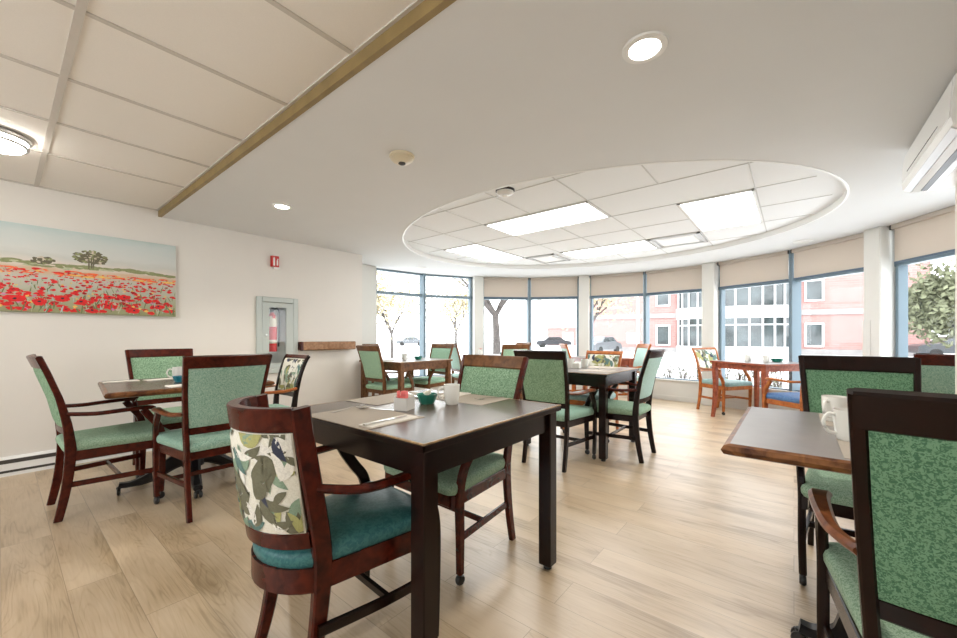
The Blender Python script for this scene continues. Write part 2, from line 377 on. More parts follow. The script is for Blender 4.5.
ceil = struct(bpy.data.objects.new('ceiling', me)); COL.objects.link(ceil)
r = MB(); r.rings([[(*ov(2*pi*k/96), ZD) for k in range(96)], [(*ov(2*pi*k/96), ZT+.01) for k in range(96)]], cap=False, smooth=True)
r.rings([[(*ov(2*pi*k/96, -.004), ZD-.004) for k in range(96)], [(*ov(2*pi*k/96, .012), ZD-.004) for k in range(96)], [(*ov(2*pi*k/96, .012), ZD+.002) for k in range(96)]], cap=False)
r.build('oval_rim', 'white', ceil)
t = MB(); t.poly([(*ov(2*pi*k/96, .03), ZT) for k in range(96)], True); t.build('oval_tiles', 'tile_w', ceil)
g = MB(); GX0, GY0, GS = 2.77, .25, .605
def gx(i): return GX0 + GS*i
def gy(j): return GY0 + GS*j
def inside(x, y):
    dx, dy = x-OC[0], y-OC[1]; a = dx*cos(-OR)-dy*sin(-OR); b = dx*sin(-OR)+dy*cos(-OR); return (a/OA)**2 + (b/OB)**2 < .985
def bar(m, p, q, wdt=.010, z=ZT, h=.004):
    n = 40; ins = [k/n for k in range(n+1) if inside(lerp(p[0], q[0], k/n), lerp(p[1], q[1], k/n))]
    if len(ins) < 2: return
    a, b = ins[0], ins[-1]; x0, y0, x1, y1 = lerp(p[0], q[0], a), lerp(p[1], q[1], a), lerp(p[0], q[0], b), lerp(p[1], q[1], b)
    m.box(((x0+x1)/2, (y0+y1)/2, z-h/2), (abs(x1-x0)+wdt, abs(y1-y0)+wdt, h))
for i in range(0, 6): bar(g, (gx(i), -.5), (gx(i), 4.4))
for i in range(-1, 6):
    for j in (range(-1, 7) if i != 1 else (0, 2, 4, 5, 6)):
        if i in (2, 3) and j in (1, 5) and False: continue
        bar(g, (gx(i), gy(j)), (gx(i+1), gy(j)))
g.build('oval_grid', 'tbar_w', ceil)
t = MB(); t.poly([(XB-.1, YR-.1, ZT), (1.0, YR-.1, ZT), (1.0, YL+.1, ZT), (XB-.1, YL+.1, ZT)], True); t.build('ceiling_tiles', 'tile', ceil)
g = MB()
for x in (.205, .205-1.21, .205-2.42): wb(g, x-.024 if x > 0 else x-.012, x+.004 if x > 0 else x+.012, YR, YL, ZT-.007, ZT)
ys = [2.108-.628+.01 + .612*k for k in range(-3, 6)]
for k in range(-3, 5):
    y = 1.475 + .617*(k+.0) if False else 2.109 + .607*(k-1)
    wb(g, XB, 1.0, y-.011, y+.011, ZT-.006, ZT)
wb(g, .97, 1.0, YR, YL, ZT-.008, ZT); wb(g, XB, 1.0, YL-.025, YL, ZT-.008, ZT)
g.build('ceiling_grid', 'tbar', ceil)
g = MB(); wb(g, .985, 1.012, YR, YL, ZD-.004, ZT-.002); struct(g.build('trim_1', 'fascia'))

# baseboards / low wall under the bay windows
ZS = .345
lw = MB()
for a, b in zip(NODES[:-1], NODES[1:]):
    p, q, pi_, qi = bp(a, 3.74), bp(b, 3.74), bp(a, 3.56), bp(b, 3.56)
    lw.rings([[(*pi_, 0), (*qi, 0), (*q, 0), (*p, 0)], [(*pi_, ZS), (*qi, ZS), (*q, ZS), (*p, ZS)]])
for a0, a1 in ((97, 88.6), (-86, -97)):
    p, q, pi_, qi = bp(a0, 3.74), bp(a1, 3.74), bp(a0, 3.56), bp(a1, 3.56)
    lw.rings([[(*pi_, 0), (*qi, 0), (*q, 0), (*p, 0)], [(*pi_, 2.35), (*qi, 2.35), (*q, 2.35), (*p, 2.35)]])
struct(lw.build('wall_bay', 'bay'))
bb = MB()
for a, b in zip(NODES[:-1], NODES[1:]):
    p, q, pi_, qi = bp(a, 3.56), bp(b, 3.56), bp(a, 3.548), bp(b, 3.548)
    bb.rings([[(*pi_, 0), (*qi, 0), (*q, 0), (*p, 0)], [(*pi_, .08), (*qi, .08), (*q, .08), (*p, .08)]])
struct(bb.build('baseboard_bay', 'bay'))
bl = MB(); wb(bl, 1.95, XLE, YL-.012, YL, 0, .1); struct(bl.build('baseboard_left', 'white'))
bl = MB(); wb(bl, -2.6, XRE, YR, YR+.012, 0, .1); struct(bl.build('baseboard_right', 'white'))

# pillars between the windows
for i, a in enumerate(PIL):
    m = MB(); wdt = .19 if 0 < i < 5 else .46; aa = a if 0 < i < 5 else (a+3.0 if i == 0 else a-3.0)
    c = bp(aa, 3.535); m.box((c[0], c[1], ZD/2), (.23, wdt, ZD), R(aa), .012)
    o = struct(m.build('wall_pillar', 'bay'))
    if 0 < i < 5:
        cg = MB()
        for sgn in (-1, 1):
            e = (c[0]-sin(R(aa))*sgn*(wdt/2-.045) - cos(R(aa))*.1165, c[1]+cos(R(aa))*sgn*(wdt/2-.045) - sin(R(aa))*.1165)
            cg.box((e[0], e[1], .68), (.004, .085, 1.2), R(aa))
        cg.build('corner_guard', 'bay', o)
# windows: frame + panes
ZTR = 1.875
def strip(m, a, b, r0, r1, z0, z1, s0=0, s1=0):
    p, q, pi_, qi = Vector(bp(a, r1)), Vector(bp(b, r1)), Vector(bp(a, r0)), Vector(bp(b, r0))
    def sh(u, v, k): d = (v-u).normalized(); return u + d*k
    A, B, C, D = sh(pi_, qi, s0), sh(qi, pi_, s1), sh(q, p, s1), sh(p, q, s0)
    m.rings([[(*A, z0), (*B, z0), (*C, z0), (*D, z0)], [(*A, z1), (*B, z1), (*C, z1), (*D, z1)]])
for k, (a, b) in enumerate(zip(NODES[:-1], NODES[1:])):
    f = MB(); sa, sb = (.09 if a in PIL else .0), (.09 if b in PIL else .0); r0, r1 = RW-.035, RW+.045
    strip(f, a, b, r0, r1, ZS, ZS+.035, sa, sb); strip(f, a, b, r0, r1, ZTR-.025, ZTR+.025, sa, sb); strip(f, a, b, r0, r1, ZD-.032, ZD, sa, sb)
    for node, s_, o_ in ((a, a in PIL, 0), (b, b in PIL, 1)):
        if s_:
            if o_ == 0: strip(f, a, b, r0, r1, ZS, ZD, .11, (Vector(bp(a, r0))-Vector(bp(b, r0))).length - .145)
            else: strip(f, a, b, r0, r1, ZS, ZD, (Vector(bp(a, r0))-Vector(bp(b, r0))).length - .145, .11)
        else:
            L_ = (Vector(bp(a, r0))-Vector(bp(b, r0))).length
            if o_ == 0: strip(f, a, b, r0-.045, r1, ZS, ZD, 0, L_-.036)
            else: strip(f, a, b, r0-.045, r1, ZS, ZD, L_-.036, 0)
    o = struct(f.build('window_%d' % (k+1), 'frame'))
    g = MB(); p, q = bp(a, RW+.005), bp(b, RW+.005); g.poly([(*p, ZS+.02), (*q, ZS+.02), (*q, ZD-.02), (*p, ZD-.02)]); g.build('window_pane', 'glass', o)
sil = MB()
for a, b in zip(NODES[:-1], NODES[1:]): strip(sil, a, b, 3.53, 3.6, ZS, ZS+.018)
struct(sil.build('trim_2', 'white'))

# roller blinds on the six windows to the right of the second pillar
BL = [(53.6, 36.6, 'beige roller blind right of the pillar behind the pink flower mug'),
      (36.6, 19.3, 'beige roller blind left of the middle pillar, in front of the leaning tree branches'),
      (19.3, 1.6, 'beige roller blind just right of the middle pillar, above the red brick wall'),
      (1.6, -15.9, 'beige roller blind above the leaf print chair by the window'),
      (-15.9, -33.9, 'beige roller blind above the white glazed office front'),
      (-33.9, -51.2, 'beige roller blind over the window with two small brick wall windows'),
      (-51.2, -68.5, 'beige roller blind at the far right edge below the air conditioner')]
for a, b, lab in BL:
    rr = RW-.075; p, q = Vector(bp(a, rr)), Vector(bp(b, rr)); d = (q-p).normalized(); L_ = (q-p).length
    s0 = .125 if a in PIL else .028; s1 = .125 if b in PIL else .028
    p, q = p+d*s0, q-d*s1; c = (p+q)/2; L_ = (q-p).length; ang = math.atan2(d.y, d.x)
    t = thing('roller_blind', lab, 'blind', (c.x, c.y, ZD), ang, 'roller blinds along the bay windows')
    m = MB(); m.box((0, 0, -.024), (L_, .05, .044), 0, .006); m.build('blind_cassette', 'blind', t)
    m = MB(); m.box((0, .012, -.215), (L_-.01, .0025, .35)); m.build('blind_cloth', 'blind', t)
    m = MB(); m.box((0, .012, -.398), (L_-.01, .016, .022), 0, .004); m.build('bottom_bar', 'framedark', t)
    for s_ in (-1, 1): MB().box((s_*(L_/2+.005), 0, -.024), (.008, .054, .048)).build('end_bracket', 'darkslot', t)

# ------------------------------------------------------------------ ceiling fixtures
def panel_light(i0, i1, j0, j1, lab):
    x0, x1, y0, y1 = gx(i0), gx(i1), gy(j0), gy(j1); t = thing('ceiling_panel_light', lab, 'ceiling light', ((x0+x1)/2, (y0+y1)/2, ZT), 0, 'flat panel lights in the oval ceiling')
    w_, h_ = x1-x0-.016, y1-y0-.016; m = MB()
    for s_ in (-1, 1): m.box((s_*(w_/2-.011), 0, -.006), (.022, h_, .012)); m.box((0, s_*(h_/2-.011), -.006), (w_, .022, .012))
    m.build('light_frame', 'white', t)
    m = MB(); m.box((0, 0, -.004), (w_-.044, h_-.044, .006)); m.build('diffuser', 'led', t)
panel_light(1, 2, 2, 4, 'long flat ceiling panel light nearest the oval smoke detector')
panel_light(2, 4, 0, 1, 'squarish flat ceiling panel light at the right end of the oval')
panel_light(2, 4, 5, 6, 'flat ceiling panel light at the left end of the oval')
panel_light(4, 5, 2, 4, 'narrow flat ceiling panel light between the two oval air vents')
def vent(j0, j1, lab):
    x0, x1, y0, y1 = gx(4), gx(5), j0, j1; t = thing('ceiling_vent', lab, 'vent', ((x0+x1)/2, (y0+y1)/2, ZT), 0, 'air vents in the oval ceiling')
    w_, h_ = x1-x0-.02, y1-y0-.02; m = MB()
    for s_ in (-1, 1): m.box((s_*(w_/2-.02), 0, -.008), (.04, h_, .016)); m.box((0, s_*(h_/2-.02), -.008), (w_, .04, .016))
    m.build('vent_frame', 'greyplastic', t)
    m = MB(); m.box((0, 0, -.006), (w_-.16, h_-.16, .016), 0, .004); m.build('vent_plate', 'white', t)
    m = MB(); m.box((0, 0, -.002), (w_-.07, h_-.07, .003)); m.build('vent_throat', 'greyplastic', t)
vent(2.78, 3.275, 'square ceiling air vent left of the narrow oval panel light')
vent(gy(1), gy(2), 'square ceiling air vent right of the narrow oval panel light')
def downlight(x, y, rr, lab, on=True):
    t = thing('recessed_downlight', lab, 'ceiling light', (x, y, ZD), 0, 'round recessed downlights')
    m = MB(); m.lathe([(rr*.66, -.002), (rr*.70, -.010), (rr*.97, -.008), (rr, -.002), (rr, 0)], n=40); m.build('trim_ring', 'white', t)
    m = MB(); m.lathe([(rr*.67, 0), (rr*.67, -.005), (.001, -.006)], n=40); m.build('diffuser', 'down' if on else 'plastic', t)
    if on:
        l = bpy.data.lights.new('downlight_lamp', 'SPOT'); l.energy = 34; l.spot_size = R(125); l.spot_blend = .6; l.shadow_soft_size = rr*.6; l.color = (1, .93, .83)
        o = bpy.data.objects.new('downlight_lamp', l); COL.objects.link(o); o.parent = t; o.location = (0, 0, -.02)
downlight(1.665, .475, .088, 'lit round downlight in the ceiling nearest the camera')
downlight(1.614, 3.597, .085, 'lit round downlight near the brown ceiling edge above the back wall')
downlight(6.252, -.087, .10, 'unlit round downlight near the blinds right of the oval', False)
downlight(4.55, 4.95, .09, 'unlit round downlight above the far left windows', False)
def flush(x, y, lab):
    t = thing('flush_ceiling_lamp', lab, 'ceiling light', (x, y, ZT-.006), 0, 'flush lamps on the tile ceiling')
    m = MB(); m.lathe([(.155, 0), (.165, -.012), (.165, -.022), (.155, -.032), (.15, -.032), (.15, 0)], n=40); m.lathe([(.15, -.05), (.158, -.056), (.15, -.066), (.125, -.066), (.125, -.05)], n=40); m.build('ring', 'alu', t)
    m = MB(); m.lathe([(.15, -.01), (.15, -.055), (.13, -.075), (.07, -.09), (.001, -.094)], n=40); m.build('glass_bowl', 'flush', t)
flush(-.03, 3.78, 'round flush lamp with chrome rings on the tile ceiling above the poppy painting')
flush(-1.3, 2.4, 'added unseen fill lamp on the tile ceiling behind the camera, left')  # no lamp is seen here; added to brighten the room from behind
flush(-1.0, .3, 'added unseen fill lamp on the tile ceiling behind the camera, right')  # second unseen lamp, put in for fill light
def smoke(x, y, z, mat, lab, dark=False):
    t = thing('smoke_detector', lab, 'smoke detector', (x, y, z), 0, 'ceiling smoke detectors')
    m = MB(); m.lathe([(.062, 0), (.062, -.012), (.05, -.016)], n=32); m.build('mounting_base', 'black' if dark else mat, t)
    m = MB(); m.lathe([(.055, -.014), (.056, -.024), (.045, -.036), (.018, -.041), (.016, -.048), (.001, -.049)], n=32); m.build('sensor_head', 'plastic' if dark else mat, t)
    m = MB(); m.lathe([(.017, -.041), (.018, -.049), (.012, -.053), (.001, -.053)], n=16); m.build('sensor_cap', 'darkslot' if not dark else 'white', t)
    t.scale = (1.3, 1.3, 1.1)
smoke(1.66, 1.99, ZD, 'yellowed', 'yellowed round smoke detector on the plain white ceiling')
smoke(2.70, 1.90, ZT, 'plastic', 'white smoke detector with black base at the edge of the oval', True)

# wall mounted air conditioner on the right wall
t = thing('air_conditioner', 'white wall mounted air conditioner high on the right', 'air conditioner', (3.105, YR, 1.998))
m = MB(); prof = [(0, 0), (.12, 0), (.185, .008), (.214, .028), (.220, .06), (.210, .235), (.19, .262), (.15, .27), (0, .27)]
m.rings([[(x, y, z) for y, z in prof] for x in (-.50, -.49, .49, .50)]); m.build('housing', 'white', t)
m = MB(); m.rings([[(x, y, z) for y, z in ((.219, .062), (.223, .064), (.2135, .228), (.2095, .232))] for x in (-.485, .485)]); m.build('front_panel', 'white', t)
m = MB(); m.rings([[(x, y, z) for y, z in ((.2205, .098), (.2225, .098), (.2222, .102), (.2203, .102))] for x in (-.30, .34)]); m.build('panel_seam', 'darkslot', t)
def under(y0, y1, z0, z1, nm, mt, x0=-.465, x1=.465):
    m = MB(); m.rings([[(x, y, z) for y, z in ((y0, z0-.004), (y1, z1-.004), (y1, z1+.002), (y0, z0+.002))] for x in (x0, x1)]); m.build(nm, mt, t)
under(.186, .213, .007, .026, 'louver', 'alu'); under(.148, .184, .002, .006, 'louver', 'plastic'); under(.118, .146, 0, .002, 'outlet_slot', 'black'); under(.086, .116, 0, 0, 'louver', 'alu'); under(.05, .084, 0, 0, 'louver', 'plastic')

# ------------------------------------------------------------------ things on the left wall
RND = random.Random(7)
def painting():
    x0, x1, z0, z1 = -.72, 1.118, 1.303, 2.010; t = thing('poppy_painting', 'long frameless painting of a red poppy field with one tree', 'painting', (x0, YL-.001, z0))
    Wd, Hh, D = x1-x0, z1-z0, .034
    m = MB(); m.box((Wd/2, -D/2, Hh/2), (Wd, D, Hh), 0, .002); m.build('stretched_canvas', 'canvas', t)
    names = ['poppy_red', 'poppy_deep', 'poppy_orange', 'petal_pink', 'petal_yellow', 'stem_green', 'poppy_heart', 'hill_green', 'tree_brown', 'blossom', 'stem_pale', 'teal_dab']
    cols = [(.68, .012, .014), (.42, .008, .012), (.85, .14, .04), (.60, .22, .40), (.80, .50, .12), (.15, .19, .08), (.015, .01, .02), (.24, .26, .12), (.13, .115, .07), (.55, .48, .38), (.44, .46, .30), (.38, .52, .50)]
    mats = [plain('paint_'+n, c, .6, noise=.15, nscale=60) for n, c in zip(names, cols)]
    m = MB(); m.keep = True; lay = [0]
    def blob(x, z, rx, rz, mi, n=9, jit=.3, rot=0):
        lay[0] += 1; y = -D-.0006-lay[0]*1.2e-6; pts = []
        for k in range(n):
            a = 2*pi*k/n; q = 1+RND.uniform(-jit, jit); X, Z = rx*q*cos(a), rz*q*sin(a)
            xx, zz = x+X*cos(rot)-Z*sin(rot), z+X*sin(rot)+Z*cos(rot); pts.append((min(max(xx, .002), Wd-.002), y, min(max(zz, .002), Hh-.002)))
        m.cur = mi; m.poly(pts)
    def hz(x): return Hh*(.605 - .055*(x/Wd) + .02*sin(x*5))
    # hills and tree line
    for k in range(150):
        x = RND.uniform(0, Wd); blob(x, hz(x)+RND.uniform(-.012, .018)*(1.5-x/Wd), RND.uniform(.02, .06), RND.uniform(.006, .014), 7 if RND.random() < .75 else 10)
    def tree(cx, cz, rx, rz, n):
        for k in range(n):
            a = RND.uniform(0, 2*pi); q = RND.random()**.6; blob(cx+rx*q*cos(a), cz+rz*q*sin(a)*(1 if sin(a) > 0 else .6), RND.uniform(.008, .02), RND.uniform(.005, .012), RND.choice([8, 8, 8, 7, 9]))
    tree(1.235, hz(1.235)+.085, .11, .07, 170); tree(.95, hz(.95)+.03, .06, .035, 60)
    for dx in (-.015, .0, .012): blob(1.235+dx, hz(1.235)+.045, .006, .05, 8)
    # field, back to front
    for k in range(1500):
        q = (k/1500)**1.15; z = Hh*lerp(.50, .03, q); x = RND.uniform(.01, Wd-.01); s = lerp(.010, .030, q**1.2)
        if RND.random() < .38:
            blob(x, z, s*RND.uniform(.1, .25), s*RND.uniform(.8, 1.6), RND.choice([5, 5, 10, 10, 11]), 6, .2, RND.uniform(-.5, .5))
        elif RND.random() < .16: blob(x, z, s*.5, s*.4, RND.choice([3, 4, 4, 9]), 7)
        elif RND.random() < .62 or q < .3:
            red = 2 if (q < .12 and RND.random() < .6) else RND.choice([0, 0, 0, 1, 0])
            for e in range(2): blob(x+RND.uniform(-.4, .4)*s, z+RND.uniform(-.2, .2)*s, s*RND.uniform(.6, 1.15), s*RND.uniform(.28, .55), red, 9)
            if q > .45 and RND.random() < .6: blob(x, z+.1*s, s*.22, s*.16, 6, 7)
    for k in range(60): blob(RND.uniform(0, Wd), Hh*RND.uniform(.45, .51), RND.uniform(.015, .05), RND.uniform(.004, .008), RND.choice([2, 2, 0, 4]))
    for x, z, s in ((.10, .08, .045), (.22, .06, .036), (.80, .10, .048), (.93, .085, .04), (1.06, .12, .045), (1.17, .10, .04), (1.24, .03, .042), (1.45, .16, .034), (1.52, .04, .042), (1.62, .14, .033), (1.70, .09, .04), (1.35, .15, .036), (.55, .07, .045), (.40, .12, .04)):
        for e in range(3): blob(x+RND.uniform(-.4, .4)*s, z+RND.uniform(-.15, .2)*s, s*RND.uniform(.7, 1.0), s*RND.uniform(.4, .55), 0)
        blob(x, z+.1*s, s*.25, s*.18, 6, 7)
    o = m.build('painted_flowers', mats, t)
painting()

t = thing('fire_extinguisher_cabinet', 'grey steel wall cabinet with glazed door holding the extinguisher', 'cabinet', (2.12, YL, 1.12))
m = MB(); FW, FH = .485, .91
for s_ in (-1, 1): m.box((s_*(FW/2-.03), -.014, 0), (.06, .032, FH), 0, .006); m.box((0, -.014, s_*(FH/2-.03)), (FW-.12, .032, .06), 0, .006)
m.build('cabinet_frame', 'cabgrey', t)
m = MB()
for x0, x1, z0, z1 in ((-.181, -.105, -.39, .39), (.095, .181, -.39, .39), (-.105, .095, .335, .39), (-.105, .095, -.39, -.335)): m.box(((x0+x1)/2, -.018, (z0+z1)/2), (x1-x0, .018, z1-z0))
d = m.build('door', 'cabgrey', t)
m = MB(); m.lathe([(.012, 0), (.012, -.008), (.001, -.010)], (-.142, -.027, 0), 12, 'y'); m.build('door_knob', 'chrome', d)
m = MB(); m.box((-.005, -.016, 0), (.2, .003, .67)); m.build('door_pane', 'cabglass', d)
m = MB(); wb(m, -.187, .187, .118, .122, -.375, .375); wb(m, -.187, -.18, .005, .12, -.375, .375); wb(m, .18, .187, .005, .12, -.375, .375); wb(m, -.187, .187, .005, .12, -.375, -.368); wb(m, -.187, .187, .005, .12, .368, .375)
m.build('cabinet_box', 'cabin', t)
m = MB(); wb(m, -.10, .03, .006, .119, -.203, -.199); wb(m, -.10, .03, .10, .119, -.199, .10); m.build('bracket', 'alu', t)
EX = (2.085, YL+.060, .922)
t = thing('fire_extinguisher', 'red fire extinguisher with cream label inside the glazed wall cabinet', 'fire extinguisher', EX)
m = MB(); m.lathe([(.045, 0), (.053, .006), (.054, .30), (.052, .36), (.044, .43), (.025, .46), (.018, .48)], n=28); m.build('cylinder', 'red', t)
m = MB(); m.lathe([(.0548, .30), (.0552, .31), (.053, .40), (.047, .425)], n=28); m.build('label_band', 'label', t)
m = MB(); m.lathe([(.0548, .10), (.0552, .105), (.0552, .14), (.0548, .145)], n=28); m.build('label_band', 'label', t)
m = MB(); m.box((0, -.046, .418), (.03, .012, .04), 0, .003); m.build('seal_tag', 'red', t)
m = MB(); m.lathe([(.02, .475), (.02, .52), (.012, .525)], n=16); m.tube([(0, 0, .51), (.0, -.03, .525), (-.03, -.04, .54)], .008); m.build('valve', 'black', t)
m = MB(); m.sweep([(.02, 0, .52), (-.03, -.005, .545), (-.075, -.01, .53)], (.02, .008)); m.sweep([(.02, 0, .535), (-.03, -.005, .575), (-.07, -.01, .575)], (.02, .008)); m.build('handle', 'black', t)
m = MB(); m.tube(spline([(.0, -.02, .51), (.06, -.02, .52), (.085, -.01, .42), (.083, 0, .2), (.075, 0, .06)]), .010); m.build('hose', 'black', t)
m = MB(); m.lathe([(.022, 0), (.024, .004), (.018, .004)], (-.03, -.048, .51), 16); m.build('gauge', 'chrome', t)

t = thing('fire_sign', 'small red projecting sign with white extinguisher picture above the cabinet', 'sign', (2.085, YL, 2.005))
m = MB(); m.rings([[(-.045, 0, z), (.045, 0, z), (.040, -.036, z), (-.040, -.036, z)] for z in (-.064, .064)]); m.build('sign_box', 'redsign', t)
m = MB(); m.box((-.017, -.0366, -.008), (.020, .001, .09)); m.box((-.017, -.0366, .043), (.010, .001, .014)); m.box((.021, -.0366, -.018), (.018, .001, .06)); m.box((.021, -.0366, .02), (.009, .001, .018)); m.box((.028, -.0366, .03), (.018, .001, .006)); m.build('white_symbol', 'white', t)
m = MB(); wb(m, -.02, .052, -.04, 0, -.088, -.07); m.build('bracket', 'plastic', t)

t = thing('wooden_handrail', 'short wooden handrail on the wall right of the extinguisher cabinet', 'handrail', (2.753, YL, .985))
m = MB(); m.rings([[(x, y, z) for y, z in ((-.018, -.045), (-.085, -.055), (-.098, -.045), (-.098, .045), (-.088, .055), (-.018, .05))] for x in (-.365, .385)]); m.build('rail', 'railwood', t)
m = MB(); m.rings([[(x, y, z) for y, z in ((-.0, -.045), (-.086, -.057), (-.1, -.046), (-.1, .046), (-.089, .057), (-.0, .05))] for x in (-.385, -.36)]); m.build('end_cap', 'mahog', t)
m = MB()
for x in (-.2, .25): m.box((x, -.009, 0), (.06, .02, .06))
m.build('bracket', 'darkslot', t)

t = thing('baseboard_heater', 'long white baseboard heater along the left wall', 'heater', (0, YL, 0))
m = MB(); m.rings([[(x, y, z) for y, z in ((0, .0), (-.03, .0), (-.03, .022), (-.03, .135), (-.02, .150), (0, .152))] for x in (-2.2, 1.9)]); m.build('heater_casing', 'white', t)
m = MB(); wb(m, -2.2, 1.9, -.033, -.029, .100, .131); wb(m, -2.2, 1.9, -.033, -.029, .028, .046); m.build('heater_slot', 'darkslot', t)

c = bp(-7.0, 3.558); m = MB(); m.box((c[0], c[1], .2), (.008, .09, .11), R(-7), .002)
o = m.build('wall_outlet', 'plastic'); tag(o, 'small white wall outlet under the window near the leaf print chair', 'outlet')

# ------------------------------------------------------------------ dining chairs
def leaves(m, surf, w, h, seed, n, size, off, cols=('olive', 'moss', 'moss', 'ivory', 'ivory', 'teal', 'sage', 'slate', 'moss', 'ivory', 'olive')):
    """leaf shapes laid on surface surf(u,v,offset); u across (0..1, width w), v up (0..1, height h)"""
    rn = random.Random(seed); names = list(LEAF)
    placed = 0
    def one(cu, cv, ang, L, Wd, mi, lay):
        N_ = 7; m.cur = mi; rows = []
        for k in range(N_+1):
            s = k/N_; hw = Wd*(sin(pi*s**.8))**.9*.5 if 0 < s < 1 else 0; bend = .12*L*sin(pi*s)
            row = []
            for e in (-1, 0, 1):
                x = (s-.5)*L; y = e*hw+bend
                a = cu*w + x*cos(ang)-y*sin(ang); b = cv*h + x*sin(ang)+y*cos(ang)
                row.append(surf(min(max(a/w, 0.01), .99), min(max(b/h, 0.012), .988), off+lay*.00002))
            rows.append(row)
        vs = sum(rows, []); fs = []
        for k in range(N_):
            for e in range(2): fs.append((k*3+e, k*3+e+1, k*3+e+4, k*3+e+3))
        m.add(vs, fs, True)
    lay = 0
    for k in range(n):
        cu, cv = rn.random(), rn.random(); base = rn.uniform(0, 2*pi); col = names.index(rn.choice(cols))+1
        cnt = rn.choice([1, 2, 3, 4]); L = size*rn.uniform(.75, 1.3)
        for q in range(cnt):
            lay += 1; a = base + (q-(cnt-1)/2)*.75
            one(cu+cos(a)*L*.45/w, cv+sin(a)*L*.45/h, a, L, L*rn.uniform(.28, .42), col if rn.random() < .7 else names.index(rn.choice(cols))+1, lay)
FLORAL = ['cream'] + [LEAF[k] for k in LEAF]

